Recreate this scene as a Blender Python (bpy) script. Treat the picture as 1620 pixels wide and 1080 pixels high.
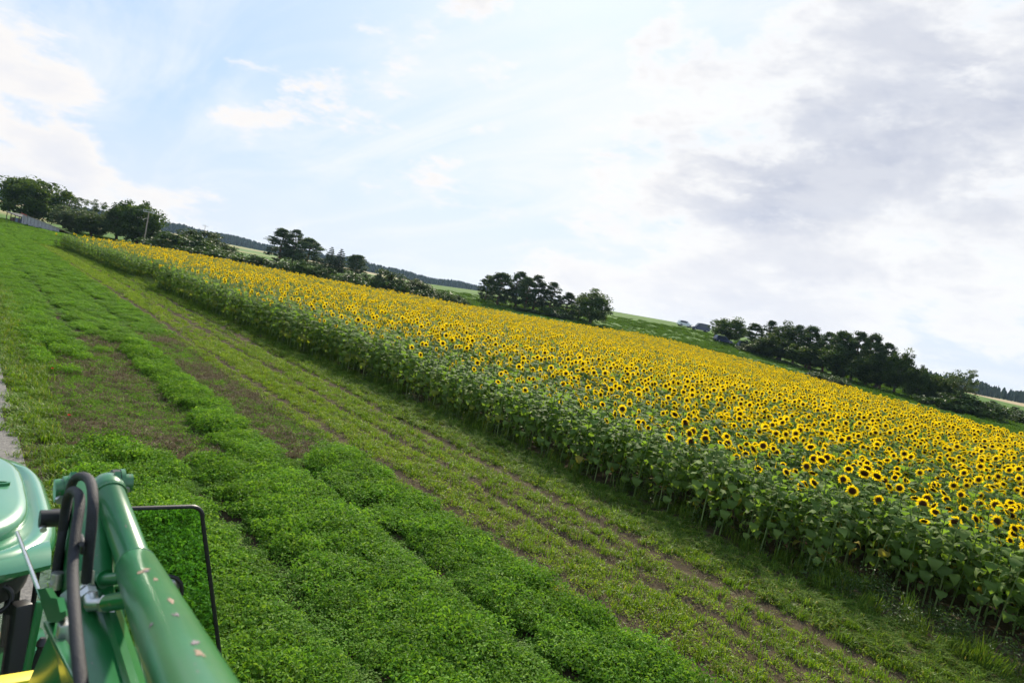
import bpy, bmesh, math, random
import numpy as np
from mathutils import Vector, Matrix, Euler

for o in list(bpy.data.objects):
    bpy.data.objects.remove(o)
SC = bpy.context.scene
COL = SC.collection
R = math.radians
rng = np.random.default_rng(7)
random.seed(7)

# ------------------------------------------------------------------ camera
CAM_H = 4.2
YAW, PITCH, ROLL = R(40), R(-3.23), R(11.3)
fh = Vector((math.sin(YAW), math.cos(YAW), 0)); R0 = Vector((math.cos(YAW), -math.sin(YAW), 0))
FW = fh * math.cos(PITCH) + Vector((0, 0, 1)) * math.sin(PITCH)
U0 = R0.cross(FW)
CX = math.cos(ROLL) * R0 + math.sin(ROLL) * U0
CY = -math.sin(ROLL) * R0 + math.cos(ROLL) * U0
CO = Vector((0, 0, CAM_H))
cam_d = bpy.data.cameras.new('camera'); cam = bpy.data.objects.new('camera', cam_d); COL.objects.link(cam)
cam.matrix_world = Matrix(((CX.x, CY.x, -FW.x, 0), (CX.y, CY.y, -FW.y, 0), (CX.z, CY.z, -FW.z, CAM_H), (0, 0, 0, 1)))
cam_d.lens = 24; cam_d.sensor_width = 36; cam_d.clip_start = 0.05; cam_d.clip_end = 6000
cam_d.dof.use_dof = True; cam_d.dof.focus_distance = 17; cam_d.dof.aperture_fstop = 5.0
SC.camera = cam

# ------------------------------------------------------------------ sky, sun, exposure
SUN_AZ, SUN_EL = 40.0, 35.0           # azimuth clockwise from +Y
w = bpy.data.worlds.new('World'); SC.world = w; w.use_nodes = True
nt = w.node_tree; nt.nodes.clear(); NW = nt.nodes; LK = nt.links
def wn(t, **k):
    n = NW.new(t)
    for a, b in k.items():
        setattr(n, a, b)
    return n
def wmath(op, a, b=None, c=None, clamp=False):
    n = wn('ShaderNodeMath', operation=op); n.use_clamp = clamp
    for i, v in enumerate((a, b, c)):
        if v is None: continue
        if isinstance(v, (int, float)): n.inputs[i].default_value = v
        else: LK.new(v, n.inputs[i])
    return n.outputs[0]
def wmix(f, a, b):
    n = wn('ShaderNodeMix', data_type='RGBA')
    for s, v in ((n.inputs[0], f), (n.inputs[6], a), (n.inputs[7], b)):
        if isinstance(v, (int, float)): s.default_value = v
        elif isinstance(v, tuple): s.default_value = (*v, 1)
        else: LK.new(v, s)
    return n.outputs[2]
def wstep(v, lo, hi):
    n = wn('ShaderNodeMapRange', interpolation_type='SMOOTHSTEP')
    LK.new(v, n.inputs[0]); n.inputs[1].default_value = lo; n.inputs[2].default_value = hi
    return n.outputs[0]
bg = wn('ShaderNodeBackground'); wo = wn('ShaderNodeOutputWorld'); LK.new(bg.outputs[0], wo.inputs[0])
bg.inputs[1].default_value = 0.1
sky = wn('ShaderNodeTexSky', sky_type='NISHITA'); sky.sun_disc = False
sky.sun_elevation = R(SUN_EL); sky.sun_rotation = R(SUN_AZ); sky.altitude = 300; sky.dust_density = 2.0
tc = wn('ShaderNodeTexCoord')
sep = wn('ShaderNodeSeparateXYZ'); LK.new(tc.outputs['Generated'], sep.inputs[0])
zc = wmath('ADD', wmath('MAXIMUM', sep.outputs[2], 0.0), 0.16)
px = wmath('DIVIDE', sep.outputs[0], zc); py = wmath('DIVIDE', sep.outputs[1], zc)
def wnoise(scale, detail, rough, sx=1.0, sy=1.0, rot=0.0, dist=0.0, off=0.0):
    cv = wn('ShaderNodeCombineXYZ'); LK.new(px, cv.inputs[0]); LK.new(py, cv.inputs[1]); cv.inputs[2].default_value = off
    mp = wn('ShaderNodeMapping'); LK.new(cv.outputs[0], mp.inputs[0]); mp.inputs['Scale'].default_value = (sx, sy, 1); mp.inputs['Rotation'].default_value = (0, 0, rot)
    n = wn('ShaderNodeTexNoise'); LK.new(mp.outputs[0], n.inputs['Vector'])
    n.inputs['Scale'].default_value = scale; n.inputs['Detail'].default_value = detail; n.inputs['Roughness'].default_value = rough; n.inputs['Distortion'].default_value = dist
    return n.outputs[0]
def pixdir(x, y):
    v = FW + (x - 810) / 1080 * CX - (y - 540) / 1080 * CY
    return v.normalized()
def wblob(x, y, r0, r1):              # 1 inside r0 degrees, 0 outside r1 degrees of a sky direction
    d = pixdir(x, y)
    n = wn('ShaderNodeVectorMath', operation='DOT_PRODUCT'); LK.new(tc.outputs['Generated'], n.inputs[0]); n.inputs[1].default_value = d
    return wstep(n.outputs['Value'], math.cos(R(r1)), math.cos(R(r0)))
# clear air: the Nishita sky, lifted by thin high haze
def dnoise(scale, detail, rough, sz=1.0, dist=0.0, off=(0, 0, 0)):       # puffy noise over the sphere of directions
    mp = wn('ShaderNodeMapping'); LK.new(tc.outputs['Generated'], mp.inputs[0]); mp.inputs['Scale'].default_value = (1, 1, sz); mp.inputs['Location'].default_value = off
    n = wn('ShaderNodeTexNoise'); LK.new(mp.outputs[0], n.inputs['Vector'])
    n.inputs['Scale'].default_value = scale; n.inputs['Detail'].default_value = detail; n.inputs['Roughness'].default_value = rough; n.inputs['Distortion'].default_value = dist
    return n.outputs[0]
veil = wnoise(0.9, 6, 0.55, 1.0, 0.42, R(-25), 0.7)
veil2 = wnoise(2.4, 9, 0.62, 1.0, 0.26, R(-30), 0.9, 3.0)
vz = wmath('ADD', wmath('MULTIPLY', veil, 0.45), wmath('MULTIPLY', veil2, 0.55))
sunblob = wblob(1400, -60, 4, 56)
whit = wmath('ADD', wmath('MULTIPLY', wstep(vz, 0.40, 0.66), 0.80), wmath('MULTIPLY', sunblob, 0.34), clamp=True)
clear = wmix(0.86, sky.outputs[0], (3.35, 4.75, 6.9))
c1 = wmix(wmath('MULTIPLY', whit, 0.9), clear, (6.6, 6.8, 7.05))
hz = wstep(sep.outputs[2], 0.22, 0.0)
c1 = wmix(wmath('MULTIPLY', hz, 0.55), c1, (6.2, 6.45, 6.9))
# cumulus: broken flattened puffs, most of them to the right and low over the horizon
cn = dnoise(3.0, 10, 0.60, 2.0, 0.15, (.3, .1, .7))
cn2 = dnoise(9.0, 10, 0.62, 2.4, 0.2, (1.7, .4, .2))
mass = wmath('MULTIPLY', wblob(1500, 170, 6, 28), 0.12)
mass = wmath('MAXIMUM', mass, wmath('MULTIPLY', wblob(1250, 470, 4, 24), 0.055))
mass = wmath('MAXIMUM', mass, wmath('MULTIPLY', wblob(-20, 180, 2, 8.5), 0.18))
band = wmath('MULTIPLY', wstep(sep.outputs[2], 0.22, 0.04), 0.045)
dens = wmath('ADD', wmath('ADD', wmath('MULTIPLY', cn, 0.72), wmath('MULTIPLY', cn2, 0.40)), wmath('ADD', mass, band))
cov = wstep(dens, 0.60, 0.695)
thick = wmath('MULTIPLY', wstep(dens, 0.635, 0.82), wmath('ADD', 0.62, wmath('MULTIPLY', wstep(cn2, 0.62, 0.36), 0.38)))
lit = wmix(wblob(0, 150, 5, 60), (7.0, 7.0, 7.0), (7.1, 6.8, 6.5))
grey = wmix(wmath('MULTIPLY', sunblob, wstep(sep.outputs[2], 0.05, 0.24)), (5.3, 5.5, 6.15), (3.5, 3.8, 4.7))
ccol = wmix(thick, lit, grey)
c2 = wmix(wmath('MULTIPLY', cov, 0.93), c1, ccol)
LK.new(c2, bg.inputs[0])

sun_d = bpy.data.lights.new('sun', 'SUN'); sun = bpy.data.objects.new('sun', sun_d); COL.objects.link(sun)
sun_d.energy = 5.0; sun_d.angle = R(2.5); sun_d.color = (1.0, 0.90, 0.74)
sdir = Vector((math.sin(R(SUN_AZ)) * math.cos(R(SUN_EL)), math.cos(R(SUN_AZ)) * math.cos(R(SUN_EL)), math.sin(R(SUN_EL))))
sun.rotation_euler = sdir.to_track_quat('Z', 'Y').to_euler(); sun.location = (30, 10, 40)
SC.view_settings.view_transform = 'Standard'; SC.view_settings.look = 'None'
SC.view_settings.gamma = 1; SC.view_settings.exposure = 0.55; SC.view_settings.use_curve_mapping = False
SC.render.engine = 'CYCLES'
SC.cycles.use_denoising = True; SC.cycles.use_adaptive_sampling = True; SC.cycles.adaptive_threshold = 0.02
SC.cycles.max_bounces = 6; SC.cycles.diffuse_bounces = 2; SC.cycles.glossy_bounces = 2; SC.cycles.transmission_bounces = 4
SC.cycles.transparent_max_bounces = 8; SC.cycles.caustics_reflective = False; SC.cycles.caustics_refractive = False
SC.cycles.volume_bounces = 0

# ------------------------------------------------------------------ helpers
def ray(x, y): return FW + (x - 810) / 1080 * CX - (y - 540) / 1080 * CY
def at(x, y, d): return CO + ray(x, y) * d
def onz(x, y, z):
    r = ray(x, y); return CO + r * ((z - CAM_H) / r.z)
def onx(x, y, X):
    r = ray(x, y); return CO + r * (X / r.x)
def ony(x, y, Y):
    r = ray(x, y); return CO + r * (Y / r.y)
def sstep(a, b, t):
    t = np.clip((t - a) / (b - a), 0, 1); return t * t * (3 - 2 * t)
_nz = np.random.default_rng(3)
_ph = _nz.uniform(0, 6.28, (12, 2)); _fr = _nz.normal(0, 1, (12, 2))
def wob(x, y, s):                        # smooth value noise in -1..1, wavelength about s metres
    x = np.asarray(x, float); y = np.asarray(y, float); v = 0
    for i in range(12):
        k = _fr[i] * (2.4 / s); v = v + np.sin(k[0] * x + k[1] * y + _ph[i, 0])
    return v / 4.2
def height(x, y):
    x = np.asarray(x, float); y = np.asarray(y, float)
    d = x * fh.x + y * fh.y; l = x * R0.x + y * R0.y
    r = np.sqrt(x * x + y * y) + 1e-6
    z = 5.6 * np.exp(-((d - 205) ** 2 / (2 * 56 ** 2) + (l - 56) ** 2 / (2 * 62 ** 2)))
    z = z + 3.0 * sstep(120, 260, d) * sstep(-0.62, -0.32, l / r)
    z = z + 3.2 * sstep(400, 1000, r) + 4 * sstep(1100, 1900, r)
    return z + 0.25 * wob(x, y, 60) * sstep(60, 140, r)
def H(x, y): return float(height(x, y))

def tag(o, label=None, cat=None, group=None, kind=None):
    if label: o['label'] = label
    if cat: o['category'] = cat
    if group: o['group'] = group
    if kind: o['kind'] = kind
    return o
def empty(name, loc, rz=0.0, parent=None):
    o = bpy.data.objects.new(name, None); COL.objects.link(o); o.empty_display_size = 0.2
    o.location = loc; o.rotation_euler = (0, 0, rz); o.parent = parent
    return o
def np_mesh(name, v, f, mats=(), mi=None, smooth=False, rnd=None, extra=None):
    """f: (M,k) index array, k = 3 or 4"""
    me = bpy.data.meshes.new(name)
    v = np.ascontiguousarray(v, dtype=np.float32); f = np.ascontiguousarray(f, dtype=np.int32)
    m, k = f.shape
    me.vertices.add(len(v)); me.vertices.foreach_set('co', v.ravel())
    me.loops.add(m * k); me.loops.foreach_set('vertex_index', f.ravel())
    me.polygons.add(m); me.polygons.foreach_set('loop_start', np.arange(0, m * k, k, dtype=np.int32))
    for a in mats: me.materials.append(a)
    if mi is not None: me.polygons.foreach_set('material_index', np.ascontiguousarray(mi, dtype=np.int32))
    me.polygons.foreach_set('use_smooth', np.full(m, smooth))
    if rnd is not None:
        a = me.attributes.new('rnd', 'FLOAT', 'FACE'); a.data.foreach_set('value', np.ascontiguousarray(rnd, dtype=np.float32))
    me.update(calc_edges=True); me.validate()
    return me
def link(name, me, parent=None, loc=None):
    o = bpy.data.objects.new(name, me); COL.objects.link(o)
    if parent: o.parent = parent
    if loc is not None: o.location = loc
    return o

class MB:
    """collects shapes, builds one mesh object"""
    def __init__(s): s.v = []; s.f = []; s.m = []; s.cm = 0
    def add(s, vs, fs):
        b = len(s.v); s.v += [tuple(p) for p in vs]; s.f += [tuple(i + b for i in f) for f in fs]; s.m += [s.cm] * len(fs)
    def box(s, c, size, rot=None, bev=0.0):
        c = Vector(c); h = Vector(size) / 2; M = rot if rot is not None else Matrix.Identity(3)
        bm = bmesh.new(); bmesh.ops.create_cube(bm, size=1)
        for q in bm.verts: q.co = Vector((q.co.x * size[0], q.co.y * size[1], q.co.z * size[2]))
        if bev: bmesh.ops.bevel(bm, geom=bm.edges[:], offset=bev, segments=2, profile=0.5, affect='EDGES')
        bm.verts.index_update()
        s.add([c + M @ q.co for q in bm.verts], [[q.index for q in f.verts] for f in bm.faces]); bm.free()
    def bar(s, a, b, wx, wy, up=(0, 0, 1), bev=0.0):
        a = Vector(a); b = Vector(b); z = (b - a).normalized(); x = Vector(up).cross(z)
        if x.length < 1e-4: x = Vector((1, 0, 0)).cross(z)
        x.normalize(); y = z.cross(x); M = Matrix((x, y, z)).transposed()
        s.box((a + b) / 2, (wx, wy, (b - a).length), M, bev)
    def tube(s, path, rad, seg=12, cap=True):
        path = [Vector(p) for p in path]; n = len(path)
        rad = list(rad) if hasattr(rad, '__len__') else [rad] * n
        vs = []; fs = []; prev = None
        for i, p in enumerate(path):
            t = (path[min(i + 1, n - 1)] - path[max(i - 1, 0)])
            t = t.normalized() if t.length > 1e-9 else Vector((0, 0, 1))
            if prev is None:
                x = t.orthogonal().normalized()
            else:
                x = (prev - t * prev.dot(t)).normalized()
            prev = x; y = t.cross(x)
            for k in range(seg):
                a = 6.28318 * k / seg; vs.append(p + (x * math.cos(a) + y * math.sin(a)) * rad[i])
        for i in range(n - 1):
            for k in range(seg):
                k2 = (k + 1) % seg; fs.append((i * seg + k, i * seg + k2, (i + 1) * seg + k2, (i + 1) * seg + k))
        if cap:
            fs.append(tuple(range(seg - 1, -1, -1))); fs.append(tuple((n - 1) * seg + k for k in range(seg)))
        s.add(vs, fs)
    def cyl(s, a, b, r, seg=16, r2=None): s.tube([a, b], [r, r if r2 is None else r2], seg)
    def prism(s, poly, ext):
        n = len(poly); e = Vector(ext); vs = [Vector(p) for p in poly] + [Vector(p) + e for p in poly]
        fs = [tuple(range(n - 1, -1, -1)), tuple(range(n, 2 * n))]
        for i in range(n):
            j = (i + 1) % n; fs.append((i, j, n + j, n + i))
        s.add(vs, fs)
    def rings(s, rs, cap0=True, cap1=True):
        n = len(rs[0]); vs = [p for r in rs for p in r]; fs = []
        for i in range(len(rs) - 1):
            for k in range(n):
                k2 = (k + 1) % n; fs.append((i * n + k, i * n + k2, (i + 1) * n + k2, (i + 1) * n + k))
        if cap0: fs.append(tuple(range(n - 1, -1, -1)))
        if cap1: fs.append(tuple((len(rs) - 1) * n + k for k in range(n)))
        s.add(vs, fs)
    def build(s, name, mat, parent=None, off=(0, 0, 0), smooth=True, ang=35):
        me = bpy.data.meshes.new(name)
        o_ = Vector(off)
        me.from_pydata([Vector(p) - o_ for p in s.v], [], s.f)
        for a in (mat if isinstance(mat, (list, tuple)) else [mat]): me.materials.append(a)
        if isinstance(mat, (list, tuple)): me.polygons.foreach_set('material_index', s.m)
        bm = bmesh.new(); bm.from_mesh(me); bmesh.ops.recalc_face_normals(bm, faces=bm.faces[:]); bm.to_mesh(me); bm.free()
        if smooth:
            me.polygons.foreach_set('use_smooth', [True] * len(me.polygons)); me.set_sharp_from_angle(angle=R(ang))
        me.update()
        return link(name, me, parent)

# ------------------------------------------------------------------ materials
def new_mat(name):
    m = bpy.data.materials.new(name); m.use_nodes = True; t = m.node_tree; t.nodes.clear()
    return m, t, t.nodes.new('ShaderNodeOutputMaterial')
def ramp(t, fac, stops):
    n = t.nodes.new('ShaderNodeValToRGB'); e = n.color_ramp.elements
    while len(e) < len(stops): e.new(0.5)
    for i, (p, c) in enumerate(stops):
        e[i].position = p; e[i].color = (*c, 1)
    t.links.new(fac, n.inputs[0]); return n.outputs[0]
def tnoise(t, scale, detail=4, rough=0.55, coord='Object', mapscale=None):
    tcn = t.nodes.new('ShaderNodeTexCoord'); src = tcn.outputs[coord]
    if coord == 'World':
        pass
    if mapscale:
        mp = t.nodes.new('ShaderNodeMapping'); mp.inputs['Scale'].default_value = mapscale; t.links.new(src, mp.inputs[0]); src = mp.outputs[0]
    n = t.nodes.new('ShaderNodeTexNoise'); n.inputs['Scale'].default_value = scale; n.inputs['Detail'].default_value = detail; n.inputs['Roughness'].default_value = rough
    t.links.new(src, n.inputs['Vector']); return n.outputs[0]
def solid(name, col, rough=0.5, metal=0.0, var=0.15, scale=6.0, bump=0.0, bscale=60.0, spec=0.5, coat=0.0):
    m, t, out = new_mat(name)
    b = t.nodes.new('ShaderNodeBsdfPrincipled'); t.links.new(b.outputs[0], out.inputs[0])
    c0 = tuple(c * (1 - var) for c in col); c1 = tuple(min(1, c * (1 + var)) for c in col)
    t.links.new(ramp(t, tnoise(t, scale), [(0.3, c0), (0.7, c1)]), b.inputs['Base Color'])
    b.inputs['Roughness'].default_value = rough; b.inputs['Metallic'].default_value = metal
    b.inputs['Specular IOR Level'].default_value = spec; b.inputs['Coat Weight'].default_value = coat
    if bump:
        bn = t.nodes.new('ShaderNodeBump'); bn.inputs['Strength'].default_value = bump; bn.inputs['Distance'].default_value = 0.02
        t.links.new(tnoise(t, bscale, 6), bn.inputs['Height']); t.links.new(bn.outputs[0], b.inputs['Normal'])
    return m
def leafy(name, stops, trans=0.35, tcol=(1.25, 1.15, 0.5), rough=0.5, spec=0.35, objvar=0.25):
    """thin plant tissue: diffuse + translucency; colour picked per leaf and per plant"""
    m, t, out = new_mat(name)
    at_ = t.nodes.new('ShaderNodeAttribute'); at_.attribute_name = 'rnd'
    oi = t.nodes.new('ShaderNodeObjectInfo')
    col = ramp(t, at_.outputs['Fac'], stops)
    mr = t.nodes.new('ShaderNodeMapRange'); mr.inputs[3].default_value = 1 - objvar; mr.inputs[4].default_value = 1 + objvar
    t.links.new(oi.outputs['Random'], mr.inputs[0])
    mu = t.nodes.new('ShaderNodeVectorMath'); mu.operation = 'SCALE'; t.links.new(col, mu.inputs[0]); t.links.new(mr.outputs[0], mu.inputs['Scale'])
    b = t.nodes.new('ShaderNodeBsdfPrincipled'); t.links.new(mu.outputs[0], b.inputs['Base Color'])
    b.inputs['Roughness'].default_value = rough; b.inputs['Specular IOR Level'].default_value = spec
    tr = t.nodes.new('ShaderNodeBsdfTranslucent')
    m2 = t.nodes.new('ShaderNodeVectorMath'); m2.operation = 'MULTIPLY'; t.links.new(mu.outputs[0], m2.inputs[0]); m2.inputs[1].default_value = tcol
    t.links.new(m2.outputs[0], tr.inputs[0])
    mx = t.nodes.new('ShaderNodeMixShader'); mx.inputs[0].default_value = trans
    t.links.new(b.outputs[0], mx.inputs[1]); t.links.new(tr.outputs[0], mx.inputs[2]); t.links.new(mx.outputs[0], out.inputs[0])
    return m
def glass(name, tint, gloss=0.10):
    m, t, out = new_mat(name)
    tr = t.nodes.new('ShaderNodeBsdfTransparent'); tr.inputs[0].default_value = (*tint, 1)
    gl = t.nodes.new('ShaderNodeBsdfGlossy'); gl.inputs['Roughness'].default_value = 0.03
    fr = t.nodes.new('ShaderNodeFresnel'); fr.inputs[0].default_value = 1.5
    mx = t.nodes.new('ShaderNodeMixShader'); t.links.new(fr.outputs[0], mx.inputs[0])
    t.links.new(tr.outputs[0], mx.inputs[1]); t.links.new(gl.outputs[0], mx.inputs[2]); t.links.new(mx.outputs[0], out.inputs[0])
    return m

M = {}
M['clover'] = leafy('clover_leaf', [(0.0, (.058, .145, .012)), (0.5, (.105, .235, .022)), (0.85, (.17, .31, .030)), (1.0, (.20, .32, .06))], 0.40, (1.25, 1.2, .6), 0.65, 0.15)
M['lime'] = leafy('young_regrowth_leaf', [(0.0, (.10, .18, .015)), (0.6, (.22, .33, .022)), (1.0, (.31, .38, .045))], 0.4, (1.2, 1.15, .5), 0.55, 0.3)
M['grass'] = leafy('grass_blade', [(0.0, (.05, .105, .02)), (0.5, (.095, .17, .022)), (0.85, (.15, .22, .03)), (1.0, (.27, .24, .09))], 0.4, (1.2, 1.15, .5), 0.7, 0.08)
M['verge'] = leafy('verge_grass_blade', [(0.0, (.06, .13, .012)), (0.5, (.12, .22, .014)), (0.9, (.18, .28, .02)), (1.0, (.28, .27, .08))], 0.42, (1.2, 1.15, .4), 0.5, 0.3)
M['meadow'] = leafy('meadow_blade', [(0.0, (.04, .10, .015)), (0.6, (.075, .155, .02)), (1.0, (.12, .19, .03))], 0.4, (1.2, 1.15, .5), 0.8, 0.05)
M['straw'] = leafy('dry_stubble', [(0.0, (.11, .085, .045)), (0.6, (.19, .15, .08)), (1.0, (.28, .235, .13))], 0.15, (1, 1, 1), 0.8, 0.2)
M['sf_leaf'] = leafy('sunflower_leaf', [(0.0, (.080, .135, .036)), (0.5, (.130, .205, .052)), (0.93, (.18, .255, .07)), (0.97, (.20, .22, .04)), (1.0, (.34, .25, .06))], 0.48, (1.5, 1.6, .5), 0.72, 0.14, 0.2)
M['sf_stem'] = leafy('sunflower_stem', [(0.0, (.12, .19, .05)), (1.0, (.19, .25, .08))], 0.1, (1, 1, 1), 0.6, 0.3, 0.15)
M['petal'] = leafy('sunflower_petal', [(0.0, (.90, .60, .005)), (0.6, (.95, .73, .012)), (1.0, (.96, .82, .035))], 0.5, (1.0, .96, .5), 0.55, 0.2, 0.08)
M['disc'] = leafy('sunflower_disc', [(0.0, (.030, .012, .005)), (0.6, (.055, .022, .007)), (1.0, (.16, .070, .012))], 0.0, (1, 1, 1), 0.9, 0.1, 0.2)
M['broad'] = leafy('broadleaf_foliage', [(0.0, (.024, .052, .010)), (0.6, (.056, .100, .018)), (1.0, (.105, .155, .030))], 0.40, (1.3, 1.2, .5), 0.55, 0.3, 0.2)
M['pale'] = leafy('pale_foliage', [(0.0, (.055, .085, .03)), (0.6, (.085, .125, .045)), (1.0, (.13, .17, .07))], 0.3, (1.2, 1.15, .6), 0.55, 0.3, 0.15)
M['pine'] = leafy('pine_needles', [(0.0, (.022, .046, .016)), (0.6, (.050, .090, .026)), (1.0, (.10, .145, .045))], 0.32, (1.2, 1.15, .6), 0.55, 0.3, 0.2)
M['bush'] = leafy('bush_foliage', [(0.0, (.028, .06, .012)), (0.6, (.05, .095, .018)), (1.0, (.085, .135, .028))], 0.3, (1.2, 1.15, .5), 0.55, 0.3, 0.25)
M['forest'] = leafy('distant_forest', [(0.0, (.016, .032, .018)), (1.0, (.038, .062, .030))], 0.1, (1, 1, 1), 0.8, 0.1, 0.0)
M['bark'] = solid('bark', (.10, .075, .055), 0.95, var=.35, scale=5, spec=.1)
M['pinebark'] = solid('pine_bark', (.17, .10, .065), 0.95, var=.35, scale=3, spec=.1)

# ground materials use world position (the sheets sit at the origin)
def ground_mat():
    m, t, out = new_mat('meadow_and_far_fields'); L = t.links.new
    b = t.nodes.new('ShaderNodeBsdfPrincipled'); L(b.outputs[0], out.inputs[0]); b.inputs['Roughness'].default_value = 0.95; b.inputs['Specular IOR Level'].default_value = 0.1
    g = ramp(t, tnoise(t, 0.16, 8, 0.65), [(0.3, (.055, .12, .02)), (0.55, (.085, .165, .026)), (0.75, (.105, .18, .035))])
    g2 = ramp(t, tnoise(t, 2.5, 6, 0.7), [(0.25, (.45, .45, .45)), (0.75, (1.25, 1.25, 1.15))])
    mu = t.nodes.new('ShaderNodeMix'); mu.data_type = 'RGBA'; mu.blend_type = 'MULTIPLY'; mu.inputs[0].default_value = 0.8; L(g, mu.inputs[6]); L(g2, mu.inputs[7])
    tcn = t.nodes.new('ShaderNodeTexCoord')
    mp = t.nodes.new('ShaderNodeMapping'); mp.inputs['Rotation'].default_value = (0, 0, R(40)); mp.inputs['Scale'].default_value = (0.0042, 0.011, 1); L(tcn.outputs['Object'], mp.inputs[0])
    vo = t.nodes.new('ShaderNodeTexVoronoi'); vo.inputs['Scale'].default_value = 1.0; vo.voronoi_dimensions = '2D'; L(mp.outputs[0], vo.inputs['Vector'])
    sp = t.nodes.new('ShaderNodeSeparateColor'); L(vo.outputs['Color'], sp.inputs[0])
    far = ramp(t, sp.outputs[0], [(0.0, (.30, .24, .13)), (0.22, (.12, .18, .05)), (0.4, (.33, .26, .15)), (0.55, (.10, .17, .045)), (0.75, (.28, .24, .12)), (0.88, (.15, .21, .06))])
    t.nodes[-1].color_ramp.interpolation = 'CONSTANT'
    ln = t.nodes.new('ShaderNodeVectorMath'); ln.operation = 'LENGTH'; L(tcn.outputs['Object'], ln.inputs[0])
    mr = t.nodes.new('ShaderNodeMapRange'); mr.inputs[1].default_value = 270; mr.inputs[2].default_value = 330; L(ln.outputs['Value'], mr.inputs[0])
    mx = t.nodes.new('ShaderNodeMix'); mx.data_type = 'RGBA'; L(mr.outputs[0], mx.inputs[0]); L(mu.outputs[2], mx.inputs[6]); L(far, mx.inputs[7])
    L(mx.outputs[2], b.inputs['Base Color'])
    return m
def soil_mat(name, cols, sc=3.0):
    m, t, out = new_mat(name); L = t.links.new
    b = t.nodes.new('ShaderNodeBsdfPrincipled'); L(b.outputs[0], out.inputs[0]); b.inputs['Roughness'].default_value = 1.0; b.inputs['Specular IOR Level'].default_value = 0.05
    c = ramp(t, tnoise(t, sc, 9, 0.72), [(0.28, cols[0]), (0.5, cols[1]), (0.72, cols[2])])
    L(c, b.inputs['Base Color'])
    bn = t.nodes.new('ShaderNodeBump'); bn.inputs['Strength'].default_value = 0.8; bn.inputs['Distance'].default_value = 0.03
    L(tnoise(t, 14, 8, 0.7), bn.inputs['Height']); L(bn.outputs[0], b.inputs['Normal'])
    return m
M['ground'] = ground_mat()
M['soil'] = soil_mat('field_soil', ((.030, .025, .014), (.062, .048, .029), (.115, .09, .055)))
M['gravel'] = soil_mat('gravel', ((.10, .095, .088), (.19, .18, .165), (.30, .285, .265)), 22)
#STRUCTURE
# ------------------------------------------------------------------ terrain
def axis(segs):
    out = []
    for a, b, st in segs:
        out += list(np.arange(a, b, st))
    return np.array(out + [segs[-1][1]])
def sheet(name, xs, ys, mat, lift=0.0, zf=None, keep=None):
    gx, gy = np.meshgrid(xs, ys)
    z = (zf or height)(gx, gy) + lift
    v = np.stack([gx, gy, z], -1).reshape(-1, 3)
    ny, nx = gx.shape; i = np.arange(ny * nx).reshape(ny, nx)
    f = np.stack([i[:-1, :-1], i[:-1, 1:], i[1:, 1:], i[1:, :-1]], -1).reshape(-1, 4)
    if keep is not None:
        c = v[f].mean(1); f = f[keep(c[:, 0], c[:, 1])]
    return tag(link(name, np_mesh(name, v, f, [mat], smooth=True)), kind='structure')
xs = axis([(-2600, -400, 110), (-400, -60, 20), (-60, 0, 5), (0, 160, 4), (160, 420, 13), (420, 2800, 120)])
ys = axis([(-600, -40, 40), (-40, 180, 4), (180, 420, 12), (420, 2800, 110)])
def z_ground(x, y):                       # the meadow sheet dips under the ploughed strip so that the sheets never touch
    return height(x, y) - 0.12 * sstep(-2.5, 2.0, x) * (1 - sstep(96, 100, y))* (1 - sstep(46, 52, x))
sheet('ground', xs, ys, M['ground'], zf=z_ground)

EDGE = lambda y: np.interp(y, [-12, 2.5, 6, 10, 16, 21, 35, 48, 70, 92], [13.0, 13.0, 13.5, 13.7, 13.4, 13.1, 12.7, 12.35, 11.3, 10.0])      # near edge of the sunflowers
RUTS = [(8.0, .17, .045), (9.62, .15, .07), (11.05, .21, .06), (8.92, .07, .02), (10.34, .08, .03), (11.75, .09, .02), (3.75, .12, .04), (6.0, .12, .04)]
def z_field(x, y):
    z = height(x, y) + 0.018 * wob(x, y, 0.9) + 0.025 * wob(x + 40, y, 3.0)
    for c, wd, dp in RUTS:
        z = z - dp * np.exp(-((x - c - 0.025 * np.sin(y * .7 + c)) / wd) ** 2) * (0.75 + 0.35 * wob(x * 0, y, 2.5))
    return z
xf = axis([(1.2, 8.0, .4), (8.0, 13.6, .11), (13.6, 60, 3.0)])
yf = axis([(-25, 30, .3), (30, 100, .9), (100, 130, 6)])
sheet('field_soil', xf, yf, M['soil'], lift=0.004, zf=z_field)
def z_road(x, y): return height(x, y) + 0.05 - 0.02 * (x / 1.6) ** 2 + 0.012 * wob(x, y, 1.2)
sheet('gravel_road', axis([(-2.4, 1.36, .3)]), axis([(-60, 40, .6), (40, 180, 4)]), M['gravel'], zf=z_road)

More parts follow.
